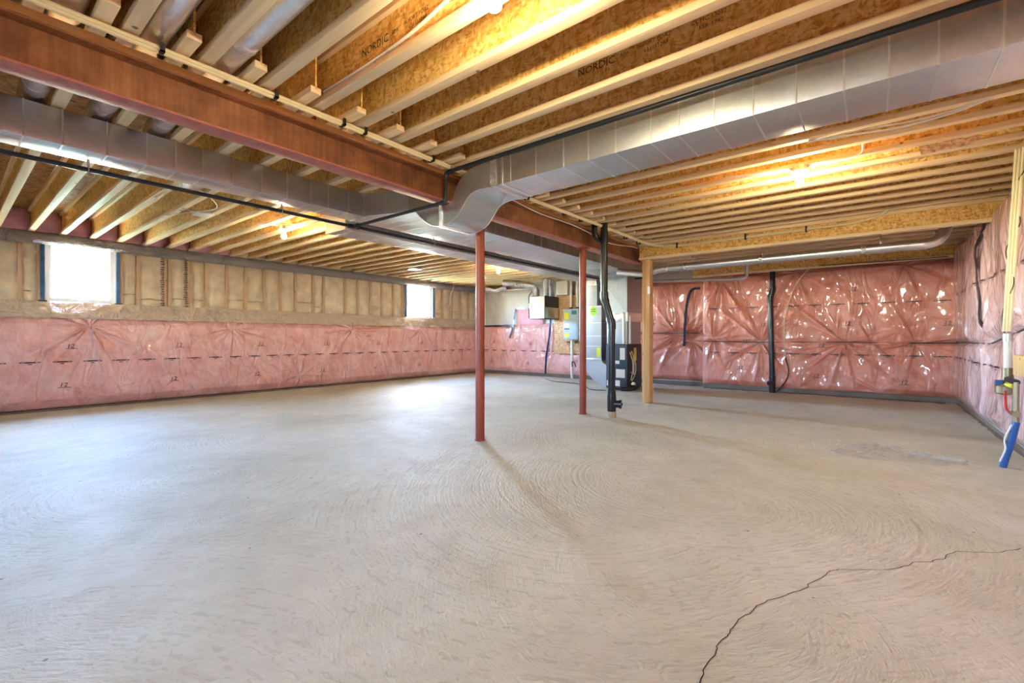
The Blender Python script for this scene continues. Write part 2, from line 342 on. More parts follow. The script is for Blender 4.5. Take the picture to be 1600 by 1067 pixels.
class VN:                                          # tiled value noise
    def __init__(s, seed): s.g = np.random.RandomState(seed).rand(64, 64)
    def __call__(s, x, y):
        xi = np.floor(x).astype(int); yi = np.floor(y).astype(int); fx = x - xi; fy = y - yi
        fx = fx * fx * (3 - 2 * fx); fy = fy * fy * (3 - 2 * fy); g = s.g
        a = g[xi % 64, yi % 64]; b = g[(xi + 1) % 64, yi % 64]; c = g[xi % 64, (yi + 1) % 64]; d = g[(xi + 1) % 64, (yi + 1) % 64]
        return (a * (1 - fx) + b * fx) * (1 - fy) + (c * (1 - fx) + d * fx) * fy
def grid(name, mat, parent, us, zs, place, hf, kind=None):
    Ug, Zg = np.meshgrid(us, zs); D = hf(Ug, Zg); P = place(Ug, Zg, D); n, m = Ug.shape
    vs = np.stack([P[0], P[1], P[2]], -1).reshape(-1, 3); i = np.arange(n * m).reshape(n, m)
    fs = np.stack([i[:-1, :-1], i[:-1, 1:], i[1:, 1:], i[1:, :-1]], -1).reshape(-1, 4)
    me = bpy.data.meshes.new(name); me.from_pydata(vs.tolist(), [], fs.tolist()); me.materials.append(M[mat])
    me.polygons.foreach_set('use_smooth', [True] * len(me.polygons)); me.update()
    o = bpy.data.objects.new(name, me); col.objects.link(o); o.parent = parent; o['_w'] = (0, 0, 0)
    if kind: o['kind'] = kind
    return o

# ------------------------------------------------------------------ dimensions (metres)
XB, XB2 = 9.70, 9.55          # far wall: left and right stretches
YL, YR = 8.90, -1.08          # window wall, right wall
XN = -5.0                     # wall behind the camera
ZJ = 2.43                     # underside of joists
JD = 0.302                    # joist depth
ZLOW = 2.20                   # underside of lower joists beyond the header
SP = 0.3045

# ------------------------------------------------------------------ floor
def struct(o): o['kind'] = 'structure'; return o
fl = struct(MB().box(XN - .3, 10.0, YR - .3, YL + .35, -0.15, 0).build('floor', 'floor'))
# crack: a narrow open joint in the slab
ck = [(1.366, 0.388), (1.447, 0.396), (1.532, 0.384), (1.565, 0.395), (1.638, 0.374), (1.673, 0.378), (1.758, 0.366), (1.838, 0.338), (1.867, 0.339), (1.955, 0.307), (2.057, 0.247), (2.159, 0.199), (2.190, 0.198), (2.277, 0.159), (2.364, 0.140), (2.364, 0.140), (2.401, 0.110), (2.535, -0.058), (2.640, -0.130), (2.689, -0.145), (2.742, -0.212), (2.769, -0.218), (2.817, -0.260), (2.862, -0.269), (2.943, -0.311), (3.056, -0.464), (3.121, -0.515), (3.197, -0.569)]
cb = MB(); rr = random.Random(3); fine = []
for a, b in zip(ck[:-1], ck[1:]):
    for k in range(4):
        t = k / 4; fine.append((a[0] + (b[0] - a[0]) * t + rr.uniform(-.003, .003), a[1] + (b[1] - a[1]) * t + rr.uniform(-.003, .003)))
for p, q in zip(fine[:-1], fine[1:]):
    d = Vector((q[0] - p[0], q[1] - p[1])); L = d.length or 1e-6; nx, ny = -d.y / L * .0016, d.x / L * .0016
    cb.add([(p[0] + nx, p[1] + ny, .0007), (p[0] - nx, p[1] - ny, .0007), (q[0] - nx, q[1] - ny, .0007), (q[0] + nx, q[1] + ny, .0007)], [(0, 1, 2, 3)])
cb.build('crack', 'crack', fl)
# dusty dark joint along the foot of the walls
def footing(name, a, b, wd=0.07, seed=1):
    r = random.Random(seed); A, B = Vector(a), Vector(b); d = (B - A); n = int(d.length / .08); d.normalize(); nn = Vector((-d.y, d.x)); mb = MB(); vs = []
    for i in range(n + 1):
        p = A + d * (i * (B - A).length / n); w_ = wd * r.uniform(.5, 1.2); vs += [(p.x, p.y, .012), (p.x + nn.x * w_, p.y + nn.y * w_, .002)]
    mb.add(vs, [(2 * i, 2 * i + 1, 2 * i + 3, 2 * i + 2) for i in range(n)]); return mb.build(name, 'footing', fl)
footing('edge_dirt', (XB, YL - .14), (0, YL - .14), .06, 1)
footing('edge_dirt', (XB2 - .06, YR + .2), (XB2 - .06, 2.6), .14, 2)
footing('edge_dirt', (XB - .08, 2.7), (XB - .08, YL - .1), .05, 4)
footing('edge_dirt', (2.0, YR + .06), (XB2, YR + .06), .035, 3)

# outside ground seen by the ceiling through the windows
gr = struct(MB().box(-30, 45, YL + .36, 60, 1.0, 1.28).box(-40, XN - .32, -30, YL + .36, 1.0, 1.28).build('ground', 'grass'))

# ------------------------------------------------------------------ ceiling: subfloor, joists
ce = struct(MB().box(XN - .3, 10.0, YR - .3, YL + .35, ZJ + JD, ZJ + JD + .02).build('ceiling', 'osbfloor'))
FW, FH, WT = 0.064, 0.038, 0.0095
def joist_parts(L, D):
    wb = MB().box(-WT / 2, WT / 2, 0, L, FH * .6, D - FH * .6).mesh('web', 'osb')
    bf = MB().bbox(-FW / 2, FW / 2, 0, L, 0, FH, .0035).mesh('flange', 'flange')
    tf = MB().bbox(-FW / 2, FW / 2, 0, L, D - FH, D, .0035).mesh('flange', 'flange')
    return wb, bf, tf
def joist(x, y, z, parts, parent=ce):
    o = bpy.data.objects.new('floor_joist', parts[0]); col.objects.link(o); o.parent = parent; o.location = (x, y, z); o['_w'] = (x, y, z)
    for me in parts[1:]:
        c = bpy.data.objects.new('flange', me); col.objects.link(c); c.parent = o
    return o
P_right = joist_parts(3.12 - (YR - .02), JD); P_left = joist_parts(YL - .02 - 2.55, JD); P_low = joist_parts(2.80 - (YR - .02), 0.241)
RJ = {}
k = -18
while 0.555 + SP * k < 9.6:
    RJ[k] = joist(0.555 + SP * k, YR - .02, ZJ, P_right); k += 1
k = -18
while 0.455 + SP * k < 9.6: joist(0.455 + SP * k, 2.55, ZJ, P_left); k += 1
joist(6.70, YR - .02, 2.185, P_low).name = 'header_joist'
joist(9.36, YR - .02, 2.188, P_low).name = 'header_joist'
# printing on two joist webs
def web_print(jx, y0, items, jo):
    mb = MB()
    for body, size, dy, z in items:
        V, F = text_mesh(body, size); mb.add([(jx - WT / 2 - .0012, y0 - dy - vx, z + vy) for vx, vy, _ in V], F)
    mb.build('stamp', 'woodprint', jo)
stamp = [('NORDIC', .062, 0, 2.560), ('APA', .03, .27, 2.575), ('BLSORT FORZ', .03, .37, 2.585), ('631151287', .03, .41, 2.548), ('CCMC 13032', .03, .66, 2.585), ('ESR-1742', .03, .70, 2.548)]
web_print(.555 + SP * 3, 2.23, stamp, RJ[3]); web_print(.555 + SP * 6, 1.38, stamp, RJ[6])
web_print(.555 + SP * 8, .25, [('CCMC 13032', .04, 0, 2.50), ('BEST FORZ', .04, .34, 2.50)], RJ[8])

# ------------------------------------------------------------------ wall_left (windows, stud wall above, film-covered blanket below)
W1 = (0.90, 1.63, 1.50, 2.32); W2 = (7.07, 7.90, 1.48, 2.32)
wl = MB(); ya, yb = YL + .08, YL + .35; ZT = ZJ + JD
wl.box(XN - .3, 10, ya, yb, 0, W2[2]).box(XN - .3, 10, ya, yb, W1[3], ZT)
wl.box(XN - .3, W1[0], ya, yb, W2[2], W1[3]).box(W1[1], W2[0], ya, yb, W2[2], W1[3]).box(W2[1], 10, ya, yb, W2[2], W1[3]).box(W1[0], W1[1], ya, yb, W2[2], W1[2])
wl = struct(wl.build('wall_left', 'osbboard'))
n1, n2, n3, n4 = VN(1), VN(2), VN(3), VN(4)
def edge(a, lo, hi, wd): return np.clip((a - lo) / wd, 0, 1) ** .6 * np.clip((hi - a) / wd, 0, 1) ** .6
def ring(U, Z, pins):
    h = np.zeros_like(U)
    for j, (pu, pz, A, R, nlob) in enumerate(pins):
        nlob = int(nlob * 1.7); R *= 1.25; A *= .7
        du, dz = U - pu, Z - pz; r = np.hypot(du, dz); th = np.arctan2(dz, du) / (2 * np.pi) * nlob
        g = np.random.RandomState(50 + j).rand(nlob); i0 = np.floor(th).astype(int); f = th - i0; f = f * f * (3 - 2 * f)
        v = g[i0 % nlob] * (1 - f) + g[(i0 + 1) % nlob] * f
        h += A * 2.4 * np.exp(-r / R) * (v ** 3 - .3) * 2 * np.clip(r / .10, 0, 1) - 1.6 * A * np.exp(-(r / .09) ** 2)
    return h
PINS_L = [(1.33, 1.16, .030, .42, 22), (3.20, 1.15, .030, .42, 22), (5.55, 1.17, .032, .45, 18), (2.3, 1.22, .012, .2, 14), (0.35, 1.1, .02, .3, 16), (7.4, 1.2, .015, .3, 16), (4.4, .25, .02, .3, 14)]
def hl(U, Z):
    e = edge(Z, .02, 1.30, .12)
    return e * (.075 + .03 * n1(U * 1.3, Z * 1.6) + .018 * n2(U * 4 + Z * 3, Z * 3) + .010 * np.abs(n3(U * 9 + Z * 7, Z * 6 - U * 3) - .5) * 2) + e * ring(U, Z, PINS_L)
plL = lambda u, z, d: (u, YL - d, z)
grid('insulation_blanket', 'pink', wl, np.linspace(-.6, XB, 820), np.linspace(.02, 1.30, 110), plL, hl)
# printed marks on the film
T12 = text_mesh('12', .085)
def marks(parent, place, hf, rows, twelves, sgn, step, lo, hi, off=.006):
    mb = MB()
    def put(vs, fs):
        a = np.array([(p[0], p[1]) for p in vs], float); d = hf(a[:, 0], a[:, 1]) + off; P = place(a[:, 0], a[:, 1], d)
        mb.add(list(zip(np.broadcast_to(P[0], d.shape), np.broadcast_to(P[1], d.shape), np.broadcast_to(P[2], d.shape))), fs)
    def bar(u0, u1, z0, z1, n=7):
        us = np.linspace(u0, u1, n); put([(u, z0) for u in us] + [(u, z1) for u in us], [(i, i + 1, n + i + 1, n + i) for i in range(n - 1)])
    for z in rows:
        u = lo
        while u < hi:
            bar(u + .012, u + .185, z + .010, z + .0155); bar(u + .012, u + .185, z - .0035, z + .002); bar(u, u + .016, z - .001, z + .012, 2); bar(u + .182, u + .198, z - .001, z + .012, 2)
            bar(u + .05, u + .15, z + .002, z + .010, 4); bar(u + .078, u + .118, z - .024, z - .014, 3); u += step
    for u, z in twelves:
        put([(u + sgn * vx * 1.05 + .15 * vy * sgn, z + vy) for vx, vy, _ in T12[0]], T12[1]); bar(*(sorted((u - sgn * .01, u + sgn * .12))), z - .012, z - .006, 3)
    return mb.build('film_print', 'print', parent, kind='stuff')
tw = [(1.09 + 1.265 * i, .85) for i in range(7)] + [(1.02 + 1.265 * i, .31) for i in range(7)]
marks(wl, plL, hl, [.655], tw, 1, .312, .02, 9.3)
# pony-wall studs, batts and film
studs = [-.35, .08, .34, .66, .84, 1.70, 1.90, 2.25, 2.305, 2.56, 2.60, 2.82, 3.14, 3.45, 3.77, 4.07, 4.36, 4.72, 4.95, 5.44, 5.75, 6.08, 6.38, 6.70, 6.98, 7.99, 8.28, 8.62, 8.95, 9.27, 9.60]
me_st = MB().box(-.019, .019, 0, .085, 0, .83).mesh('stud', 'stud')
for xs in studs:
    o = bpy.data.objects.new('stud', me_st); col.objects.link(o); o.parent = wl; o.location = (xs, YL - .005, 1.46)
rb = random.Random(11)
def batt(x0, x1, z0, z1):
    wx, wz = x1 - x0, z1 - z0; bu = rb.uniform(.005, .03); vs = []; fs = []; nx, nz = 5, 7
    for j in range(nz):
        for i in range(nx):
            a, b = i / (nx - 1), j / (nz - 1); e = (math.sin(math.pi * a) * math.sin(math.pi * b)) ** .5
            vs.append((x0 + wx * a + rb.uniform(-.006, .006), YL + .05 - (.03 + bu) * e - rb.uniform(0, .008) * e, z0 + wz * b + rb.uniform(-.01, .01)))
    for j in range(nz - 1):
        for i in range(nx - 1): q = j * nx + i; fs.append((q, q + 1, q + nx + 1, q + nx))
    MB().add(vs, fs).build('insulation_batt', 'batt', wl, sharp=180)
for a, b in zip(studs[:-1], studs[1:]):
    if b - a < .1 or (a < W1[0] < b) or (a < W2[0] < b): continue
    zs = rb.choice([1.60, 1.63, 1.66, 1.7]) if rb.random() < .55 else None
    if zs: batt(a + .02, b - .02, 1.45, zs - .008); batt(a + .02, b - .02, zs + .008, 2.30)
    else: batt(a + .02, b - .02, 1.45, 2.30)
for wx in (W1, W2): MB().box(wx[0] - .06, wx[1] + .06, YL - .005, YL + .08, wx[2] - .045, wx[2] - .005).build('window_sill_stud', 'stud', wl)
def hp(U, Z): return .012 + .02 * n1(U * 3.1, Z * 2.2) + .014 * n2(U * 9 + Z * 3, Z * 5)
def film(u0, u1, z0, z1): grid('poly_film', 'poly', wl, np.linspace(u0, u1, max(4, int((u1 - u0) / .03))), np.linspace(z0, z1, max(4, int((z1 - z0) / .03))), plL, hp)
film(-.6, W1[0] - .03, 1.45, 2.31); film(W1[1] + .03, W2[0] - .03, 1.45, 2.31); film(W2[1] + .03, XB, 1.45, 2.31)
# vertical lettering on two batts
pb = MB(); rp = random.Random(5)
for cx, wdt in ((2.20, .06), (2.515, .06)):
    z = 1.50
    while z < 2.26:
        hgt = rp.uniform(.012, .03); pb.box(cx - wdt / 2 * rp.uniform(.5, 1), cx + wdt / 2 * rp.uniform(.5, 1), YL - .052, YL - .050, z, z + hgt * .6); z += hgt + .008
pb.build('batt_print', 'print', wl, kind='stuff')
# film draped over the ledge, and the grey roll of film along the top plate
def hd(U, Z):
    t = np.clip((1.50 - Z) / .22, 0, 1); return .03 + .085 * t ** .8 + .022 * n3(U * 4, Z * 9) + .014 * n4(U * 11 + Z * 4, Z * 14) * t
grid('draped_film', 'polytan', wl, np.linspace(-.6, XB, 460), np.linspace(1.265, 1.50, 16), plL, hd)
def hg(U, Z):
    t = np.sin(np.clip((Z - 2.27) / .17, 0, 1) * np.pi) ** .5; return .015 + t * (.05 + .045 * n2(U * 3.3, Z * 8)) + .015 * n4(U * 12 + Z * 20, Z * 26) * t
grid('rolled_film', 'polygrey', wl, np.linspace(-.6, XB, 520), np.linspace(2.27, 2.44, 14), plL, hg)
# pink batts stuffed between the joist ends
for k in range(-3, 30):
    x0 = .455 + SP * k + .012; x1 = x0 + SP - .024
    vs = []; fs = []; nx, nz = 6, 5
    for j in range(nz):
        for i in range(nx):
            a, b = i / 5, j / 4; e = (math.sin(math.pi * (a * .9 + .05)) * math.sin(math.pi * (b * .8 + .1))) ** .5
            vs.append((x0 + (x1 - x0) * a, YL + .02 - .09 * e - rb.uniform(0, .02), ZJ + .005 + .29 * b))
    for j in range(nz - 1):
        for i in range(nx - 1): q = j * nx + i; fs.append((q, q + 1, q + nx + 1, q + nx))
    MB().add(vs, fs).build('rim_batt', 'pinkbatt' if k < 9 else 'batt', wl, sharp=180)

def window(name, W):
    x0, x1, z0, z1 = W; o = MB(); y0, y1 = YL + .015, YL + .075; t = .055
    o.box(x0, x0 + t, y0, y1, z0, z1).box(x1 - t, x1, y0, y1, z0, z1).box(x0 + t, x1 - t, y0, y1, z0, z0 + t).box(x0 + t, x1 - t, y0, y1, z1 - t, z1)
    wn = struct(o.build(name, 'vinyl'))
    MB().box(x0 + t, x1 - t, y0 + .025, y0 + .031, z0 + t, z1 - t).build('glass_pane', 'glass', wn)
    j = MB(); j.box(x0 - .012, x0, YL - .01, y1, z0, z1).box(x1, x1 + .012, YL - .01, y1, z0, z1).box(x0 - .012, x1 + .012, YL - .01, y1, z0 - .012, z0).box(x0 - .012, x1 + .012, YL - .01, y1, z1, z1 + .012)
    j.build('jamb_liner', 'vinyl', wn)
    for xs in (x0 - .055, x1 + .012):
        MB().box(xs, xs + .043, YL - .030, YL - .012, z0 - .04, z1 + .04).build('sealing_tape', 'bluetape', wn)
    for zs, a in ((z0 - .032, .02), (z1 + .012, .02)):
        MB().box(x0 - .012, x1 + .012, YL - .030, YL - .012, zs, zs + a).build('sealing_tape', 'tape', wn)
    for cx in (x0 - .035, x1 + .035):
        for cz in (z0 - .02, z1 + .025):
            MB().bbox(cx - .045, cx + .045, YL - .045, YL - .028, cz - .03, cz + .03, .006).build('tape_corner', 'tape', wn)
    return wn
window('window_1', W1); window('window_2', W2)

# ------------------------------------------------------------------ far wall
wb = struct(MB().box(XB, XB + .3, YR - .3, YL + .35, 0, ZT).build('wall_back', 'concrete'))
MB().box(XB2, XB, YR - .3, 2.62, 0, ZT).build('wall_jog', 'concrete', wb)
MB().box(XB2 - .05, XB2, YR, 2.62, 0, .08).build('footing_strip', 'footing', wb); MB().box(XB - .05, XB, 2.62, YL, 0, .08).build('footing_strip', 'footing', wb)
# left stretch: blanket below, bare concrete above
PB1 = [(7.3, 1.15, .02, .3, 16), (6.4, .55, .025, .35, 16), (5.3, .7, .03, .4, 18), (4.4, 1.0, .03, .4, 18), (3.2, 1.06, .045, .45, 20), (2.9, .95, .04, .35, 18)]
def hb1(U, Z):
    e = edge(Z, .05, 1.36, .12); return e * (.065 + .03 * n2(U * 1.5, Z * 1.7) + .012 * n1(U * 6, Z * 6)) + e * ring(U, Z, PB1)
plB = lambda u, z, d: (XB - d, u, z)
grid('insulation_blanket', 'pink', wb, np.linspace(4.25, YL - .03, 330), np.linspace(.05, 1.36, 100), plB, hb1)
marks(wb, plB, hb1, [.64], [(8.3, .86), (7.05, .82), (8.4, .32), (7.15, .30), (5.5, .8)], -1, .33, 4.5, 8.6)
def hb3(U, Z):
    e = edge(Z, .10, 2.2, .1); return e * (.08 + .04 * n2(U * 1.5 + 9, Z * 1.7) + .014 * n1(U * 6, Z * 6)) + e * ring(U, Z, PB1) - .05 * np.exp(-((Z - 1.085) / .03) ** 2)
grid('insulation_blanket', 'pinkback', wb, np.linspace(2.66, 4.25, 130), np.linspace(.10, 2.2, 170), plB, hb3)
# right stretch
PB2 = [(1.60, .92, .045, .5, 26), (0.35, .92, .04, .5, 26), (2.45, .97, .035, .45, 20), (-.55, .91, .035, .45, 20), (0.0, .91, .03, .35, 18), (1.05, 2.15, .03, .4, 16), (-.4, 2.15, .03, .45, 16), (2.3, 2.1, .04, .5, 16), (1.0, .1, .025, .3, 16), (-.1, .1, .02, .3, 14)]
def hb2(U, Z):
    e = edge(Z, .07, 2.23, .10) * np.clip((2.66 - U) / .12, 0, 1) ** .5
    return e * (.075 + .03 * n1(U * 1.4 + 5, Z * 1.5) + .012 * n2(U * 5, Z * 5 + U * 2) + .005 * n3(U * 13, Z * 13)) + e * ring(U, Z, PB2) - .05 * np.exp(-((Z - .915) / .028) ** 2) * e
plB2 = lambda u, z, d: (XB2 - d, u, z)
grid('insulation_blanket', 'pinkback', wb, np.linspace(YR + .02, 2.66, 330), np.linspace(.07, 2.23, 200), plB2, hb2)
tb = [(2.62, 1.72), (2.72, 1.25), (1.62, 1.21), (1.50, 1.72), (1.93, .90), (2.0, .40), (.72, .84), (.80, .30), (.28, 1.78), (.36, 1.21), (-.42, .86), (-.36, .26), (-.86, 1.19)]
marks(wb, plB2, hb2, [1.555, .70], tb, -1, .325, -.95, 2.55)
def strap(parent, pts, rr_, name='strap_line', mat='strapdark'): return MB().tube(pts, rr_, 6).build(name, mat, parent)
strap(wb, [(XB2 - .062, y, .915 + .004 * math.sin(y * 3)) for y in np.linspace(YR + .06, 2.62, 30)], .008)
strap(wb, [(XB - .085, y, 1.085) for y in np.linspace(2.75, 4.2, 12)], .008)
def tape(parent, pts, wd, nrm, mat='tape', seed=0, name='sheathing_tape'):     # ragged strip of tape; nrm is the axis the tape faces along (unit tuple)
    r = random.Random(seed); P = spline(pts, 6); vs = []; fs = []; nv = Vector(nrm)
    for i, p in enumerate(P):
        t = (P[min(i + 1, len(P) - 1)] - P[max(i - 1, 0)]).normalized(); s_ = t.cross(nv).normalized(); w_ = wd * r.uniform(.75, 1.1) / 2; p = p + nv * r.uniform(0, .006)
        vs += [p - s_ * w_, p + s_ * w_, p - s_ * w_ - nv * .004, p + s_ * w_ - nv * .004]
    for i in range(len(P) - 1):
        q = 4 * i; fs += [(q, q + 1, q + 5, q + 4), (q, q + 4, q + 6, q + 2), (q + 1, q + 3, q + 7, q + 5)]
    return MB().add(vs, fs).build(name, mat, parent)
MX = (-1, 0, 0)
tape(wb, [(XB - .125, 8.62, 1.315), (XB - .125, 8.1, 1.315), (XB - .125, 7.52, 1.32)], .05, MX, seed=1)
tape(wb, [(XB - .13, 7.66, .98), (XB - .13, 7.58, 1.2), (XB - .12, 7.53, 1.45), (XB - .065, 7.50, 1.78)], .055, MX, seed=2)
tape(wb, [(XB - .065, 7.50, 1.775), (XB - .065, 7.28, 1.77), (XB - .065, 7.08, 1.765)], .05, MX, seed=3)
tape(wb, [(XB - .14, 6.33, 1.45), (XB - .15, 6.37, 1.0), (XB - .15, 6.46, .5), (XB - .13, 6.50, .07)], .055, MX, seed=4)
tape(wb, [(XB - .02, 6.05, 2.02), (XB - .02, 5.6, 2.0)], .05, MX, seed=5)
tape(wb, [(XB2 - .13, 2.67, 1.98), (XB2 - .13, 2.84, 1.95), (XB2 - .12, 2.93, 1.7), (XB2 - .12, 2.97, 1.3), (XB2 - .11, 2.99, .82)], .055, MX, seed=6)
# smooth parged panel with pale edge on the concrete
gp = MB().box(XB - .035, XB, 6.60, 8.68, 1.34, 2.30).build('parged_panel', 'concrete', wb)
MB().box(XB - .05, XB - .035, 8.62, 8.70, 1.34, 2.30).build('panel_edge', 'pvc', wb)
MB().box(XB - .07, XB - .035, 6.3, 8.62, 2.275, 2.31).build('panel_rail', 'pvc', wb)
MB().bbox(XB - .055, XB - .036, 6.62, 7.48, 1.34, 1.76, .004).build('foam_patch', 'pinkbatt', wb)

# ------------------------------------------------------------------ right wall and the wall behind the camera
wr = struct(MB().box(XN - .3, XB + .3, YR - .3, YR, 0, ZT).build('wall_right', 'concrete'))
PR = [(7.0, 1.0, .05, .5, 22), (5.6, 1.15, .04, .4, 20), (8.3, .93, .03, .4, 20), (6.3, .2, .03, .4, 16), (7.8, .15, .03, .4, 16), (7.1, 2.2, .03, .4, 16)]
def hr(U, Z):
    e = edge(Z, .03, 2.40, .14); sz = .93 + .14 * np.clip((7.0 - U) / 1.4, 0, 2)
    return e * (.075 + .05 * n3(U * 1.2, Z * .9) + .018 * n2(U * 4.5, Z * 2.2) + .006 * n1(U * 14, Z * 7)) + .6 * e * ring(U, Z, PR) - e * .05 * np.exp(-((Z - sz) / .035) ** 2)
plR = lambda u, z, d: (u, YR + d, z)
grid('insulation_blanket', 'pinklit', wr, np.linspace(3.2, XB2, 440), np.linspace(.03, 2.40, 180), plR, hr)
marks(wr, plR, hr, [1.62, .70], [(8.6, 1.2), (7.6, 1.2), (8.2, .86), (7.2, .40), (6.0, .5)], 1, .33, 3.4, 9.3)
strap(wr, [(u, YR + .075, .93 + .14 * max(0, min(2, (7.0 - u) / 1.4))) for u in np.linspace(3.3, 9.45, 40)], .009)
tape(wr, [(u_, YR + .02 + float(hr(np.array([u_]), np.array([z_]))[0]), z_) for u_, z_ in ((7.06, 2.28), (7.16, 2.15), (7.25, 2.0), (7.30, 1.8), (7.32, 1.6), (7.29, 1.45), (7.22, 1.3), (7.12, 1.16), (6.99, 1.06))], .12, (0, 1, 0), seed=8)
MB().box(XN, 3.2, YR, YR + .08, .03, 2.4).build('plain_blanket', 'pinkback', wr)
wf = MB().box(XN - .3, XN, YR - .3, YL + .35, 0, 1.48).box(XN - .3, XN, YR - .3, YL + .35, 2.32, ZT)
ys_ = [YR - .3] + [v for w_ in FILL_W for v in w_] + [YL + .35]
for a, b in zip(ys_[::2], ys_[1::2]): wf.box(XN - .3, XN, a, b, 1.48, 2.32)
wf = struct(wf.build('wall_front', 'concrete'))
MB().box(XN, XN + .08, YR + .1, YL - .1, .03, 1.3).build('plain_blanket', 'pinkback', wf)
for i, (a, b) in enumerate(FILL_W):  # unseen window, added to bring in fill light
    fr = MB(); t = .055
    fr.box(XN - .2, XN - .14, a, a + t, 1.48, 2.32).box(XN - .2, XN - .14, b - t, b, 1.48, 2.32).box(XN - .2, XN - .14, a + t, b - t, 1.48, 1.48 + t).box(XN - .2, XN - .14, a + t, b - t, 2.32 - t, 2.32)
    fr = struct(fr.build('window_%d' % (3 + i), 'vinyl')); MB().box(XN - .172, XN - .166, a + t, b - t, 1.48 + t, 2.32 - t).build('glass_pane', 'glass', fr)

# ------------------------------------------------------------------ steel beam and posts
YB = 2.93
bm = thing('steel_beam', 'long rusty steel I-beam carrying the joists across the basement', 'beam', (0, YB, 2.17))
MB().box(XN, 7.04, YB - .004, YB + .004, 2.18, 2.38).build('web', 'rust', bm)
MB().bbox(XN, 7.04, YB - .07, YB + .07, 2.17, 2.182, .002).build('bottom_flange', 'litprimer', bm)
MB().bbox(XN, 7.04, YB - .07, YB + .07, 2.378, 2.39, .002).build('top_flange', 'rust', bm)
MB().bbox(XN, 7.04, YB - .068, YB + .068, 2.391, 2.4295, .003).build('wood_plate', 'plate', bm)
def steel_post(x, y, label):
    t = thing('steel_post', label, 'post', (x, y, 0), 'red steel posts under the beam')
    MB().cyl((x, y, .012), (x, y, 2.156), .044, 28).build('shaft', 'post', t)
    MB().bbox(x - .065, x + .065, y - .065, y + .065, 2.157, 2.169, .002).build('cap_plate', 'post', t)
    MB().lathe([(.052, 0), (.052, .006), (.046, .011)], (x, y, 0.0005), 24).build('base_collar', 'post', t)
steel_post(3.26, 2.98, 'red steel post below the curved duct offset, the nearer of two')
steel_post(5.21, 2.95, 'red steel post beside the black drain stack, the farther of two')
wp = thing('wood_post', 'built-up pine post of three plies under the end of the steel beam', 'post', (6.75, 2.69, 0))
for i in range(3): MB().bbox(6.68 + .004 * (i == 1), 6.82, 2.633 + i * .0385, 2.671 + i * .0385, 0.001, 2.184, .002).build('ply', 'postwood', wp)
ob = MB().bbox(6.665, 6.68, 2.622, 2.662, 1.66, 1.77, .003).build('outlet_cover', 'white', wp)

# ------------------------------------------------------------------ ducts
def duct_x(t, x0, x1, y0, y1, z0, z1, pitch, mat='galv', r=1):
    MB().bbox(x0, x1, y0, y1, z0, z1, .003).build('duct_body', mat, t); rx = random.Random(r); x = x0 + .12
    while x < x1 - .05:
        MB().box(x, x + .008, y0 - .0025, y1 + .0025, z0 - .0025, z1 + .0025).build('seam', 'seam', t); x += pitch * rx.choice([1, 1, 1, .8])
tr = thing('supply_duct', 'long galvanised supply trunk duct with a reflective dark side beside the steel beam', 'duct', (2.0, 3.9, 2.2))
duct_x(tr, XN + .1, 2.62, 3.95, 4.20, 2.20, 2.42, .21, 'galv', 1)
MB().prism([(2.60, 3.95), (2.60, 4.20), (2.95, 4.20), (2.95, 3.44), (2.78, 3.44)], 2, 2.2, 2.42).build('transition', 'galv', tr)
MB().box(2.60, 2.635, 3.947, 4.203, 2.196, 2.424).build('joint_band', 'foil', tr)
duct_x(tr, 2.95, 8.6, 3.44, 4.20, 2.20, 2.42, .19, 'galv', 2)
rt_ = thing('return_duct', 'galvanised return duct with an open square end hung under left joists', 'duct', (2.8, 4.75, 2.2))
duct_x(rt_, 2.78, 8.6, 4.55, 4.95, 2.20, 2.422, .42, 'galv', 3)
MB().box(2.774, 2.79, 4.545, 4.955, 2.195, 2.426).build('end_band', 'seam', rt_)
# right-hand branch with the S offset that dips below the beam
br = thing('branch_duct', 'large galvanised duct along the right-hand joists with S-shaped drop under the beam', 'duct', (2.95, 1.0, 2.2))
X0, X1 = 2.75, 3.15
MB().bbox(X0, X1, YR + .02, 2.40, 2.21, 2.42, .003).build('duct_body', 'galv', br)
y = YR + .2; rx = random.Random(4)
while y < 2.36:
    MB().box(X0 - .0025, X1 + .0025, y, y + .008, 2.2075, 2.4225).build('seam', 'seam', br); y += .2 * rx.choice([1, 1, 1.2, .85])
bot = spline([(0, 2.39, 2.21), (0, 2.53, 2.215), (0, 2.64, 2.185), (0, 2.71, 2.11), (0, 2.79, 2.035), (0, 2.90, 1.995), (0, 3.03, 1.990), (0, 3.15, 2.03), (0, 3.25, 2.10), (0, 3.33, 2.17), (0, 3.44, 2.205)], 5)
top = spline([(0, 2.39, 2.42), (0, 2.52, 2.42), (0, 2.63, 2.405), (0, 2.74, 2.35), (0, 2.81, 2.27), (0, 2.84, 2.20), (0, 2.90, 2.163), (0, 3.03, 2.161), (0, 3.10, 2.20), (0, 3.22, 2.33), (0, 3.44, 2.415)], 5)
n = len(bot); sb = MB(); vs = []
for p in bot: vs += [(X0 + .004, p.y, p.z), (X1 - .004, p.y, p.z)]
for p in top: vs += [(X0 + .004, p.y, p.z), (X1 - .004, p.y, p.z)]
fs = []
for i in range(n - 1):
    a, b = 2 * i, 2 * n + 2 * i
    fs += [(a, a + 2, a + 3, a + 1), (b, b + 1, b + 3, b + 2), (a, b, b + 2, a + 2), (a + 1, a + 3, b + 3, b + 1)]
sb.add(vs, fs); sb.build('offset_elbow', 'galv', br)
for p0, p1, nm, mt in ((2.34, 2.40, 'joint_band', 'foil'), (2.27, 2.29, 'joint_cleat', 'seam')):
    MB().box(X0 - .004, X1 + .004, p0, p1, 2.206, 2.424).build(nm, mt, br)
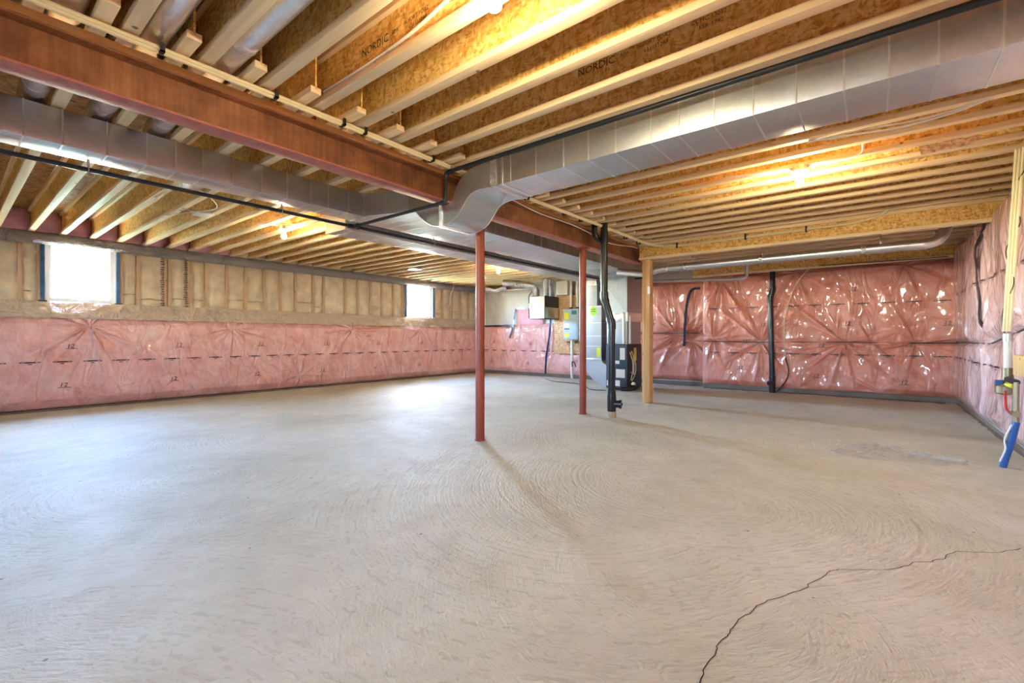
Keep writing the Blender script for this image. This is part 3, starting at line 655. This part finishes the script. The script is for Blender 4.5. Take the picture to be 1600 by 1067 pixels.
jb = MB(); jb.box(X0 - .004, X1 + .004, 2.955, 3.005, 1.985, 2.166); jb.build('joint_band', 'foil', br)
MB().tube([(X0 + .001, p.y, p.z) for p in bot], .004, 6).build('corner_bead', 'seam', br)
MB().tube([(X1 - .001, p.y, p.z) for p in bot], .004, 6).build('corner_bead', 'seam', br)
for y_ in (.47, -.42):
    h_ = MB(); h_.box(X0 - .006, X0 - .003, y_, y_ + .02, 2.36, 2.47); h_.build('hanger_strap', 'steel', br)

# round branch pipes in the joist bays
for i, (xp, y0, lab) in enumerate(((.352, -1.0, 'round galvanised pipe in the joist bay nearest the left picture edge'), (.656, .3, 'round galvanised pipe in joist bay above beam, middle of three'), (.960, -1.0, 'round galvanised pipe in joist bay above beam, rightmost of three'))):
    t = thing('round_duct', lab, 'duct', (xp, 2.5, 2.55), 'round branch pipes between joists')
    MB().tube([(xp, y0, 2.503), (xp, 3.86, 2.503)], .063, 24).build('pipe', 'galv2', t)
    for yb_ in (2.45 - .42 * (i == 1), 3.55):
        MB().tube([(xp, yb_, 2.503), (xp, yb_ + .03, 2.503), (xp, yb_ + .06, 2.503)], [.065, .0675, .065], 24).build('foil_wrap', 'foil', t)
    el = spline([(xp, 3.84, 2.503), (xp, 3.98, 2.50), (xp, 4.06, 2.475), (xp, 4.08, 2.424)], 6)
    MB().tube(el, .066, 20).build('take_off_boot', 'foil', t)

# ------------------------------------------------------------------ gas pipe
gp_ = thing('gas_pipe', 'black iron gas pipe running under the ducts with a riser at the beam', 'pipe', (2.6, 4.12, 2.13))
MB().cyl((XN + .1, 4.14, 2.13), (8.3, 4.14, 2.13), .0155, 12).build('main_pipe', 'gas', gp_)
MB().cyl((2.62, 4.12, 2.13), (2.62, 2.80, 2.13), .0155, 12).build('cross_pipe', 'gas', gp_)
MB().cyl((2.62, 2.78, 2.14), (2.62, 2.78, 2.345), .0155, 12).build('riser', 'gas', gp_)
MB().tube(spline([(2.62, 2.83, 2.13), (2.62, 2.795, 2.132), (2.62, 2.78, 2.165)], 6), .021, 12).build('elbow', 'gas', gp_)
MB().tube(spline([(2.62, 2.78, 2.33), (2.62, 2.765, 2.365), (2.62, 2.70, 2.375)], 6), .021, 12).build('elbow', 'gas', gp_)
MB().cyl((2.62, 2.74, 2.375), (2.68, YR + .1, 2.385), .0165, 12).build('upper_pipe', 'gas', gp_)
MB().cyl((2.56, 4.14, 2.13), (2.68, 4.14, 2.13), .023, 12).cyl((2.62, 4.14, 2.13), (2.62, 4.06, 2.13), .023, 12).build('tee', 'gas', gp_)
for xx in (.62, 1.9, 3.7, 5.2): MB().tube([(xx, 4.14, 2.105), (xx, 4.165, 2.13), (xx, 4.14, 2.155), (xx, 4.115, 2.13), (xx, 4.14, 2.105)], .003, 6).box(xx - .008, xx + .008, 4.138, 4.142, 2.15, 2.205).build('pipe_strap', 'steel', gp_)
MB().cyl((2.62, 2.72, 2.39), (2.62, 2.70, 2.40), .02, 10).build('end_collar', 'steel', gp_)
MB().cyl((8.3, 3.40, 2.13), (8.3, 4.15, 2.13), .0155, 10).cyl((8.3, 3.40, 2.14), (8.3, 3.40, .55), .0155, 10).build('furnace_drop', 'gas', gp_)

# ------------------------------------------------------------------ drain stacks
ds = thing('drain_stack', 'black plastic drain stack with an offset and cleanout beside the red post', 'pipe', (5.21, 2.54, 0))
sx = 5.21
MB().lathe([(.056, 0), (.058, .05), (.052, .075)], (sx, 2.54, 0), 22).build('sleeve', 'sleeve', ds)
MB().cyl((sx, 2.54, .05), (sx, 2.54, 1.17), .044, 24).build('lower_pipe', 'abs', ds)
MB().lathe([(.053, .08), (.055, .10), (.055, .25), (.053, .27), (.05, .30), (.05, .33)], (sx, 2.54, 0), 24).build('cleanout_tee', 'abs', ds)
MB().cyl((sx, 2.54, .17), (sx + .03, 2.445, .17), .047, 22).build('cleanout_branch', 'abs', ds)
cp = MB().cyl((sx + .03, 2.448, .17), (sx + .037, 2.425, .17), .056, 22).build('cleanout_cap', 'abs', ds)
MB().bbox(sx + .033, sx + .048, 2.415, 2.43, .155, .185, .003).build('cap_lug', 'abs', cp)
MB().tube(spline([(sx, 2.54, 1.10), (sx, 2.541, 1.17), (sx, 2.552, 1.22)], 5), .051, 22).build('lower_fitting', 'abs', ds)
MB().tube([(sx, 2.548, 1.20), (sx, 2.632, 1.47)], .044, 22).build('offset_pipe', 'abs', ds)
MB().tube(spline([(sx, 2.622, 1.44), (sx, 2.640, 1.50), (sx, 2.643, 1.57)], 5), .051, 22).build('upper_fitting', 'abs', ds)
MB().cyl((sx, 2.643, 1.55), (sx, 2.643, 2.44), .044, 24).build('upper_pipe', 'abs', ds)
MB().cyl((sx, 2.643, 2.18), (sx, 2.643, 2.33), .051, 24).build('wye', 'abs', ds)
MB().tube(spline([(sx, 2.66, 2.22), (sx - .04, 2.72, 2.25), (sx - .07, 2.74, 2.32), (sx - .075, 2.74, 2.44)], 6), .036, 18).build('branch_elbow', 'abs', ds)
d2 = thing('drain_stack', 'slim black drain stack standing against the far pink wall', 'pipe', (9.36, 1.40, 0))
MB().cyl((9.36, 1.405, 0.0), (9.36, 1.405, .30), .052, 20).build('lower_fitting', 'abs', d2)
MB().cyl((9.36, 1.405, .28), (9.36, 1.435, 1.68), .044, 20).build('pipe', 'abs', d2)
MB().tube(spline([(9.36, 1.435, 1.63), (9.36, 1.433, 1.72), (9.36, 1.405, 1.84), (9.36, 1.40, 1.92)], 5), .053, 20).build('offset_fitting', 'abs', d2)
MB().cyl((9.36, 1.40, 1.88), (9.36, 1.40, 2.187), .044, 20).build('upper_pipe', 'abs', d2)
MB().cyl((9.36, 1.41, .17), (9.29, 1.44, .17), .045, 18).build('cleanout_cap', 'abs', d2)

# ------------------------------------------------------------------ vent pipes under the lower joists
vp = thing('vent_pipe', 'shiny galvanised vent pipe with an elbow under the far right joists', 'pipe', (7.3, 1, 2.1))
MB().cyl((7.25, 2.55, 2.105), (7.25, -.38, 2.105), .058, 24).build('pipe', 'galv2', vp)
el = spline([(7.25, -.34, 2.105), (7.25, -.50, 2.105), (7.27, -.62, 2.15), (7.29, -.68, 2.27), (7.29, -.69, 2.43)], 6)
MB().tube(el, [.060 + .003 * (i % 6 == 0) for i in range(len(el))], 20).build('elbow', 'galv2', vp)
for yy in (1.2, -.1): MB().box(7.249, 7.251, yy, yy + .02, 2.155, 2.43).build('hanger_strap', 'steel', vp)
for yy in (1.25, .1, 2.3): MB().cyl((7.25, yy, 2.105), (7.25, yy - .05, 2.105), .0605, 24).build('joint_band', 'foil', vp)
fe = spline([(7.25, 2.54, 2.105), (7.26, 2.72, 2.10), (7.28, 2.95, 2.06), (7.3, 3.2, 2.10), (7.32, 3.45, 2.14)], 8)
MB().tube(fe, [.057 + .004 * (i % 2) for i in range(len(fe))], 18).build('foil_connector', 'foil', vp)
cpip = thing('exhaust_pipe', 'thin grey exhaust pipe sloping along the far pink wall', 'pipe', (9.0, 2.5, 2.08))
MB().cyl((9.0, 3.75, 2.155), (9.0, 1.86, 2.06), .03, 16).build('pipe', 'galv2', cpip)
MB().tube(spline([(9.0, 1.9, 2.062), (9.0, 1.80, 2.07), (9.02, 1.76, 2.12), (9.02, 1.75, 2.28), (9.02, 1.75, 2.43)], 5), .035, 16).build('elbow', 'galv2', cpip)
for yy in (2.3, 3.2): MB().box(8.998, 9.002, yy, yy + .015, 2.10, 2.44).build('hanger_strap', 'steel', cpip)

# ------------------------------------------------------------------ furnace corner
fu = thing('furnace', 'dark blue-grey gas furnace standing on the floor behind the drain stack', 'furnace', (8.28, 3.78, 0))
MB().bbox(7.955, 8.62, 3.56, 3.99, .03, .87, .006).build('cabinet', 'furndark', fu)
for z0, z1 in ((.05, .42), (.435, .855)):
    p = MB().bbox(7.935, 7.956, 3.565, 3.985, z0, z1, .005).build('door_panel', 'furn', fu)
for y0, y1, z0, z1 in ((3.60, 3.70, .58, .80), (3.71, 3.80, .50, .56), (3.60, 3.78, .24, .40), (3.70, 3.82, .08, .19), (3.92, 3.97, .08, .18)):
    MB().box(7.931, 7.936, y0, y1, z0, z1).build('paper_label', 'paper', fu)
MB().box(8.25, 8.36, 3.555, 3.561, .55, .80).build('yellow_label', 'yellow', fu)
MB().bbox(7.98, 8.6, 3.58, 3.97, 0, .03, .004).build('base', 'furndark', fu)
MB().tube(spline([(8.05, 3.55, .72), (8.05, 3.50, .55), (8.03, 3.49, .38), (7.98, 3.50, .20)], 6), .007, 8).build('wiring', 'cream', fu)
MB().tube(spline([(8.12, 3.55, .74), (8.14, 3.48, .50), (8.10, 3.47, .32), (8.0, 3.49, .19)], 6), .007, 8).build('wiring', 'cream', fu)
MB().cyl((8.10, 3.50, .62), (8.10, 3.50, .30), .016, 10).cyl((8.10, 3.565, .34), (8.10, 3.50, .34), .016, 10).build('gas_connector', 'steel', fu)
MB().cyl((7.80, 3.62, .045), (7.90, 3.46, .045), .04, 12).cyl((7.90, 3.46, .045), (8.05, 3.45, .045), .03, 12).cyl((8.05, 3.45, .03), (8.05, 3.45, .15), .018, 10).build('condensate_trap', 'furndark', fu)
MB().lathe([(.035, 0), (.04, .02), (.02, .05)], (7.97, 3.45, .12), 14).build('trap_cup', 'white', fu)
pl = thing('supply_plenum', 'tall galvanised plenum box standing on the furnace and reaching the trunk', 'duct', (8.28, 3.78, .87))
MB().bbox(7.955, 8.60, 3.57, 3.98, .872, 1.30, .004).build('coil_case', 'galvdull', pl)
MB().bbox(7.945, 8.62, 3.555, 3.995, 1.30, 1.47, .004).build('plenum_collar', 'seam', pl)
MB().prism([(3.555, 1.47), (3.93, 1.47), (4.15, 2.197), (3.555, 2.197)], 0, 7.93, 8.62).build('flared_transition', 'galvdull', pl)
MB().tube([(7.928, 3.57, 1.475), (7.928, 4.18, 2.19)], .003, 5).build('cross_break', 'seam', pl)
MB().cyl((7.93, 3.62, .88), (7.93, 3.62, 1.40), .024, 14).tube(spline([(7.93, 3.62, 1.40), (7.93, 3.63, 1.44), (7.95, 3.70, 1.45), (7.95, 3.80, 1.45)], 5), .024, 14).build('intake_pipe', 'pvc', pl)
MB().cyl((8.0, 3.53, .88), (8.0, 3.53, 1.40), .022, 14).build('exhaust_pipe', 'pvc', pl)
rd = thing('return_drop', 'silver return duct drop with green sticker and curved boot beside the furnace', 'duct', (8.25, 4.3, 0))
MB().bbox(8.0, 8.5, 4.12, 4.50, .56, 1.62, .003).build('drop_body', 'galvdull', rd)
MB().bbox(8.0, 8.5, 4.215, 4.50, 1.62, 2.40, .003).build('upper_boot', 'galvdull', rd)
MB().bbox(7.985, 8.51, 4.212, 4.51, 2.02, 2.16, .004).build('foil_wrap', 'foil', rd)
for zz in (.82, 1.02, 1.28, 1.60): MB().box(7.997, 8.503, 4.117, 4.503, zz, zz + .01).build('seam', 'seam', rd)
MB().bbox(7.992, 8.51, 4.11, 4.51, .55, .59, .003).build('joint_band', 'seam', rd)
ou = spline([(0, 4.50, .56), (0, 4.49, .46), (0, 4.42, .30), (0, 4.30, .17), (0, 4.15, .07), (0, 3.995, .03)], 5)
MB().prism([(p.y, p.z) for p in ou] + [(3.995, .46), (4.08, .50), (4.12, .56)], 0, 8.0, 8.5).build('curved_boot', 'galvdull', rd)
st = MB(); st.add([(7.996, 4.29 + .075 * math.cos(a), 1.52 + .09 * math.sin(a)) for a in np.linspace(0, 2 * math.pi, 19)[:-1]], [tuple(range(18))]); st.build('green_sticker', 'green', rd)
for zz in (1.545, 1.505): MB().box(7.9945, 7.9955, 4.245, 4.335, zz, zz + .012).build('sticker_text', 'print', rd)
MB().box(7.995, 7.998, 4.14, 4.22, .62, .80).build('yellow_label', 'yellow', rd)

# ------------------------------------------------------------------ water heater, ventilator on the far wall
bd = solo(MB().bbox(XB - .155, XB - .135, 5.30, 6.22, .60, 2.02, .002), 'mounting_board', 'osbboard', 'tall strand board panel on far wall behind the water heater', 'board')
ht = thing('water_heater', 'pale blue tankless water heater hung on the strand board', 'heater', (9.4, 5.6, .95))
MB().bbox(9.30, 9.54, 5.39, 5.80, .95, 1.68, .012).build('case', 'heater', ht)
MB().bbox(9.288, 9.302, 5.42, 5.62, .97, 1.66, .006).build('front_cover', 'heater', ht)
for y0, y1, z0, z1, mt, nm in ((5.64, 5.77, 1.42, 1.60, 'yellow', 'yellow_label'), (5.63, 5.78, 1.24, 1.34, 'paper', 'paper_label'), (5.62, 5.77, 1.19, 1.21, 'tape', 'dark_strip'), (5.64, 5.77, 1.00, 1.10, 'yellow', 'yellow_label')):
    MB().box(9.295, 9.299, y0, y1, z0, z1).build(nm, mt, ht)
MB().box(9.284, 9.287, 5.43, 5.56, 1.54, 1.63).build('teal_label', 'teal', ht)
for dy, r_ in ((5.66, .03), (5.48, .035)):
    MB().cyl((9.42, dy, 1.675), (9.42, dy, 2.44), r_, 16).build('flue_pipe', 'pvc', ht)
    MB().cyl((9.42, dy, 1.68), (9.42, dy, 1.72), r_ + .012, 16).build('flue_collar', 'clip', ht)
MB().cyl((9.40, 5.62, .955), (9.40, 5.62, .02), .032, 14).build('drain_pipe', 'pvc', ht)
for dy in (5.75, 5.69, 5.53, 5.47): MB().cyl((9.42, dy, .955), (9.42, dy, .80), .011, 8).cyl((9.42, dy, .87), (9.40, dy, .90), .02, 8).build('valve', 'brass', ht)
MB().cyl((9.50, 5.77, .955), (9.50, 5.77, .66), .012, 8).build('copper_pipe', 'copper', ht)
MB().tube(spline([(9.38, 5.6, .30), (9.30, 5.55, .42), (9.28, 5.48, .40), (9.3, 5.45, .3)], 6), .012, 8).build('loose_wire', 'clip', ht)
hv = thing('air_ventilator', 'boxy cream and grey air exchanger hanging near the far wall', 'ventilator', (9.2, 6.3, 1.44))
MB().bbox(8.91, 9.52, 6.067, 6.50, 1.44, 1.99, .008).build('case', 'furndark', hv)  # dark colour stands in for shade on the side away from the window
MB().bbox(8.895, 8.912, 6.072, 6.495, 1.45, 1.98, .004).build('front_panel', 'hrv', hv)
MB().bbox(8.93, 9.50, 6.055, 6.068, 1.46, 1.72, .004).build('side_panel', 'galv', hv)
for xx, yy in ((8.93, 6.08), (8.93, 6.48), (9.5, 6.08)): MB().box(xx - .006, xx + .006, yy - .001, yy + .001, 1.99, 2.44).build('hanger_strap', 'steel', hv)
MB().tube(spline([(8.89, 6.52, 1.46), (8.89, 6.525, 1.95), (8.89, 6.50, 2.03), (8.90, 6.44, 2.10)], 6), .010, 8).build('drain_tube', 'clip', hv)
MB().bbox(8.882, 8.896, 6.44, 6.52, 1.70, 1.82, .003).build('control_box', 'white', hv)
def flex(name, pts, r_, label, group='foil flexible ducts above the air exchanger', mat='foil'):
    P = spline(pts, 14); R = [r_ * (1 + .07 * (1 if i % 2 else -1)) for i in range(len(P))]
    return solo(MB().tube(P, R, 18), name, mat, label, 'duct', group)
flex('flexible_duct', [(9.02, 6.40, 1.995), (9.02, 6.40, 2.14), (8.99, 6.47, 2.25), (8.88, 6.68, 2.30), (8.72, 6.92, 2.33), (8.6, 7.1, 2.34)], .08, 'foil flexible duct bending left from the air exchanger to ceiling joists')
flex('flexible_duct', [(9.10, 6.16, 1.995), (9.10, 6.16, 2.1), (9.10, 6.16, 2.25), (9.10, 6.15, 2.42)], .075, 'foil flexible duct rising straight from the middle of the air exchanger')
flex('flexible_duct', [(9.40, 6.20, 1.995), (9.40, 6.20, 2.1), (9.40, 6.20, 2.25), (9.40, 6.20, 2.42)], .075, 'foil flexible duct on the right side of the air exchanger')
flex('flexible_duct', [(9.55, 8.45, 2.36), (9.52, 8.30, 2.34), (9.5, 8.1, 2.30), (9.52, 7.9, 2.34), (9.6, 7.8, 2.37)], .075, 'short crumpled foil duct along the top of grey concrete wall')
hz = solo(MB().bbox(9.34, 9.60, 5.72, 6.03, 2.03, 2.36, .006), 'white_box', 'white', 'white square plenum box under joists above the water heater', 'box')

# ------------------------------------------------------------------ lamps
def lamp(x, y, label, z=2.41):
    t = thing('ceiling_lamp', label, 'lamp', (x, y, z - .14), 'bare bulb lamps on the joists')
    MB().lathe([(.05, -.012), (.052, -.010), (.052, .03), (.05, .032)], (x, y, z), 8).build('junction_box', 'steel', t)
    MB().lathe([(.028, -.045), (.032, -.040), (.036, -.030), (.062, -.022), (.064, -.014), (.060, -.012)], (x, y, z), 24).build('lampholder', 'white', t)
    b = [(.013, -.045), (.014, -.058), (.020, -.070), (.028, -.085), (.0315, -.102), (.029, -.118), (.020, -.130), (.008, -.1355)]
    MB().lathe(b[::-1], (x, y, z), 20).build('bulb', 'bulb', t, sharp=180)
lamp(1.345, 1.155, 'bare lit bulb at the top edge of the view between near joists')
lamp(4.48, .47, 'bare lit bulb on the right-hand joists beyond the large duct')
lamp(2.76, 5.95, 'bare lit bulb on the left joists before the square duct end')
lamp(6.92, 5.83, 'bare lit bulb far back near the pale wall corner')

# ------------------------------------------------------------------ cables
cbu = thing('cable_bundle', 'cream cable bundle clipped along the joists above the steel beam', 'cable', (3.3, 2.71, 2.40))
path = [(XN + .1, 2.72, 2.408), (1.2, 2.715, 2.408), (2.4, 2.715, 2.408), (3.6, 2.705, 2.408), (5.0, 2.66, 2.408), (6.0, 2.63, 2.405), (6.52, 2.58, 2.39), (6.64, 2.35, 2.345), (6.65, 1.7, 2.335), (6.652, .6, 2.34)]
for dy, dz in ((0, 0), (.018, .003), (.009, -.012)): MB().tube([p + Vector((0, dy, dz)) for p in spline(path, 10)], .0115, 8).build('cable', 'cream', cbu)
for xx in (.66, 1.20, 1.63, 1.79, 2.40, 3.66, 4.38, 4.75, 5.35, 6.0, 6.45):
    MB().box(xx, xx + .02, 2.69, 2.745, 2.385, 2.392).box(xx, xx + .02, 2.69, 2.697, 2.385, 2.43).box(xx, xx + .02, 2.738, 2.745, 2.385, 2.43).build('clip', 'clip', cbu)
for yy in (2.2, 1.3, .62): MB().bbox(6.632, 6.668, yy, yy + .02, 2.30, 2.375, .003).build('clip', 'clip', cbu)
def cable(pts, label, r_=.0055, mat='white', n=8): return solo(MB().tube(spline(pts, n), r_, 7), 'electrical_cable', mat, label, 'cable')
cable([(3.3, 2.85, 2.425), (3.6, 2.852, 2.395), (4.1, 2.852, 2.36), (4.7, 2.852, 2.37), (5.1, 2.852, 2.355), (5.8, 2.852, 2.31), (6.5, 2.852, 2.375), (6.62, 2.80, 2.36)], 'thin white cable drooping along the rusty web of the steel beam', .006)
xj = .555 + SP * 3 - .012
cable([(xj, 2.62, 2.50), (xj - .01, 2.3, 2.485), (xj, 2.0, 2.50), (xj, 1.75, 2.52), (xj, 1.45, 2.575), (xj, 1.2, 2.60), (xj, .9, 2.60)], 'white cable stapled across the stamped joist web left of the near bulb', .0085)
cable([(xj - .02, 1.40, 2.63), (xj - .06, 1.36, 2.54), (xj - .08, 1.27, 2.475), (1.36, 1.20, 2.47), (1.36, 1.13, 2.53), (xj - .02, 1.05, 2.60)], 'white cable loop hanging beside the near bulb', .007)
xk = .555 + SP * 13 - .035
cable([(xk, 1.05, 2.47), (4.46, .80, 2.44), (4.48, .58, 2.435), (4.48, .36, 2.435), (4.47, .15, 2.42), (4.46, .06, 2.44), (4.44, .05, 2.5)], 'white cable feeding the bulb on the right-hand joists', .007)
cable([(3.93, .35, 2.425), (3.92, .10, 2.40), (3.93, -.15, 2.385), (3.92, -.40, 2.40), (3.9, -.6, 2.44)], 'white cable hanging in a shallow curve right of the large duct', .007)
cable([(3.93, .36, 2.425), (3.90, .05, 2.415), (3.92, -.20, 2.405), (3.92, -.42, 2.415), (3.9, -.6, 2.45)], 'white cable lying just above another right of the large duct', .006)
cable([(6.648, .62, 2.34), (6.64, .2, 2.34), (6.63, -.05, 2.38), (6.60, -.15, 2.44)], 'cream cable curving up off the far wooden header', .014, 'cream')
cable([(2.76, 5.95, 2.44), (2.6, 6.0, 2.435), (2.5, 6.06, 2.42), (2.55, 6.02, 2.45), (2.9, 5.8, 2.46)], 'white cable looped beside the bulb on left joists', .007)
cable([(9.315, .70, 2.225), (9.315, .84, 2.18), (9.34, 1.05, 1.9), (9.37, 1.20, 1.4), (9.38, 1.22, .95), (9.38, 1.20, .62)], 'thin tan cable arching down the far pink wall beside black stack', .0065, 'cream')
cable([(9.38, 1.20, .63), (9.36, 1.15, .42), (9.34, 1.18, .25), (9.33, 1.30, .06), (9.33, 1.36, .01)], 'black cable end curling to the floor at the slim drain stack', .010, 'clip')
cable([(9.315, .70, 2.222), (9.315, .2, 2.215), (9.315, -.4, 2.205), (9.315, -.9, 2.20)], 'thin cable clipped along the top of the far pink wall', .006, 'clip')
cable([(8.55, 8.78, 2.42), (8.53, 8.77, 2.30), (8.50, 8.84, 2.12), (8.50, 8.865, 1.86)], 'short white cable hanging on studs right of the far window', .010, 'white')
cable([(1.52, 3.35, 2.47), (1.58, 3.2, 2.50), (1.63, 3.05, 2.54)], 'red cable curving over the steel beam from the left', .014, 'redcable')
cable([(3.28, .9, 2.46), (3.28, .2, 2.455), (3.28, -.5, 2.46), (3.29, -1.0, 2.465)], 'red plastic water tube along the joist beyond the large duct', .010, 'redcable')
cable([(1.62, 6.5, 2.42), (1.75, 6.1, 2.42), (1.9, 5.7, 2.43), (1.7, 5.3, 2.44), (1.5, 5.25, 2.5)], 'white cable strung across left joists to the square ceiling box', .006)

# ceiling boxes, joist scrap
bx = thing('ceiling_box', 'white square ceiling box on metal bars between the left joists', 'box', (1.86, 6.03, 2.41))
MB().bbox(1.80, 1.96, 5.93, 6.13, 2.405, 2.425, .003).build('box_body', 'white', bx)
for yy in (5.97, 6.09): MB().box(1.66, 2.12, yy - .006, yy + .006, 2.424, 2.429).build('hanger_bar', 'steel', bx)
b2 = solo(MB().bbox(6.02, 6.26, 7.35, 7.55, 2.41, 2.429, .003), 'ceiling_box', 'steel', 'grey metal ceiling box on joists left of the far window', 'box')
fan = thing('vent_box', 'dark foil-wrapped vent box tucked between left joists', 'box', (1.52, 5.2, 2.45))
MB().bbox(1.43, 1.60, 5.10, 5.30, 2.46, 2.60, .006).build('box_body', 'foil', fan)
MB().bbox(1.40, 1.43, 5.28, 5.40, 2.45, 2.52, .006).build('box_collar', 'clip', fan)
solo(MB().add([(4.55, -.28, 2.42), (4.57, -.62, 2.425), (4.66, -.55, 2.40), (4.66, -.30, 2.395), (4.55, -.28, 2.428), (4.57, -.62, 2.429), (4.66, -.55, 2.405), (4.66, -.30, 2.40)], [(0, 1, 2, 3), (4, 7, 6, 5), (0, 3, 7, 4), (1, 5, 6, 2), (0, 4, 5, 1), (2, 6, 7, 3)]),
     'cardboard_scrap', 'osbboard', 'torn tan scrap hanging from joist right of the lit bulb', 'scrap')

# ------------------------------------------------------------------ water service at the right wall
rs = thing('riser_cables', 'flat cream cable riser hanging down the right pink wall', 'cable', (5.3, -.93, .9))
for k_, dy in enumerate((0, .016, .032)):
    MB().tube(spline([(5.05 + dy * 1.2, -.90 + dy, 2.43), (5.2 + dy * .8, -.90 + dy, 2.0), (5.36 + dy * .6, -.90 + dy, 1.5), (5.44 + dy * .3, -.89 + dy, 1.05)], 8), .0105, 8).build('cable', 'cream', rs)
MB().tube(spline([(5.05, -.92, 2.3), (5.22, -.86, 2.1), (5.22, -.91, 1.9), (5.36, -.855, 1.7), (5.36, -.9, 1.45), (5.45, -.85, 1.2), (5.44, -.87, .95)], 8), .004, 6).build('tracer_wire', 'woodprint', rs)
wm = thing('water_meter', 'brass water meter with valves and red handle at the right wall', 'meter', (5.35, -.9, .6))
MB().cyl((5.45, -.88, 1.03), (5.45, -.88, .97), .032, 14).build('top_collar', 'steel', wm)
MB().cyl((5.45, -.88, .97), (5.45, -.88, .74), .026, 14).build('white_pipe', 'pvc', wm)
MB().cyl((5.45, -.88, .75), (5.45, -.88, .60), .034, 14).build('union', 'brass', wm)
MB().bbox(5.0, 5.34, -.97, -.89, .70, .86, .004).build('wood_block', 'postwood', wm)
MB().bbox(5.02, 5.10, -.97, -.93, .86, 1.02, .004).build('wood_cleat', 'postwood', wm)
MB().cyl((5.05, -.86, .66), (5.52, -.88, .66), .022, 14).build('black_tube', 'clip', wm)
MB().lathe([(.03, 0), (.06, .015), (.062, .07), (.05, .085)], (5.42, -.86, .53), 18).build('meter_body', 'brass', wm)
MB().cyl((5.15, -.86, .62), (5.36, -.86, .62), .016, 10).build('yellow_strap', 'yellow', wm)
MB().bbox(5.38, 5.44, -.84, -.80, .61, .65, .005).build('blue_cap', 'blue', wm)
MB().cyl((5.06, -.86, .66), (5.06, -.86, .33), .018, 10).build('service_pipe', 'brass', wm)
MB().cyl((5.04, -.86, .42), (5.12, -.86, .42), .026, 10).build('shutoff_valve', 'brass', wm)
MB().tube(spline([(5.12, -.84, .42), (5.18, -.83, .44), (5.22, -.83, .50), (5.22, -.83, .58)], 5), .008, 8).build('valve_handle', 'red', wm)
bp = thing('water_pipe', 'blue plastic water pipe rising from the floor at the right edge', 'pipe', (5.07, -.80, 0))
MB().tube(spline([(5.08, -.795, 0), (5.075, -.81, .08), (5.06, -.835, .2), (5.05, -.85, .3), (5.05, -.86, .36)], 6), .022, 14).build('pipe', 'blue', bp)
MB().tube(spline([(5.05, -.775, .05), (5.03, -.80, .15), (5.06, -.80, .22), (5.02, -.83, .34)], 6), .006, 6).build('tracer_wire', 'white', bp)

# ------------------------------------------------------------------ scrap of clear film on the floor
us = np.linspace(0, 1, 70); vs_ = np.linspace(0, 1, 26); Ug, Vg = np.meshgrid(us, vs_); q1, q2 = VN(21), VN(22)
A0, A1 = np.array([4.72, .22]), np.array([4.98, -.62]); sd = np.array([.95, .29])
wid = .10 + .62 * np.sin(np.pi * np.clip(Ug * 1.05, 0, 1)) ** 1.2 * (.6 + .6 * q1(Ug * 5, Ug * 0))
Xp = A0[0] + (A1[0] - A0[0]) * Ug + sd[0] * (Vg - .15) * wid + .05 * q2(Ug * 9, Vg * 4)
Yp = A0[1] + (A1[1] - A0[1]) * Ug + sd[1] * (Vg - .15) * wid + .05 * q1(Ug * 9 + 7, Vg * 4)
Zp = .003 + (.045 * np.abs(q1(Ug * 14, Vg * 8) - .5) + .05 * np.abs(q2(Ug * 28, Vg * 14) - .5)) * np.sin(np.pi * Vg) ** .4
i = np.arange(Ug.size).reshape(Ug.shape)
fs = np.stack([i[:-1, :-1], i[:-1, 1:], i[1:, 1:], i[1:, :-1]], -1).reshape(-1, 4)
solo(MB().add(np.stack([Xp, Yp, Zp], -1).reshape(-1, 3).tolist(), fs.tolist()), 'plastic_scrap', 'crumple', 'crumpled clear plastic film lying on the concrete floor', 'plastic')
tag(solo(MB().tube(spline([(9.0, 6.1, .008), (8.6, 5.6, .008), (8.5, 5.0, .008), (8.2, 4.6, .008), (7.7, 4.2, .008), (7.75, 3.9, .008)], 8), .007, 6), 'electrical_cable', 'clip', 'dark cable lying on the floor near the furnace', 'cable'), 'dark cable lying on the floor near the furnace', 'cable')

for o in bpy.data.objects:
    if '_w' in o: del o['_w']
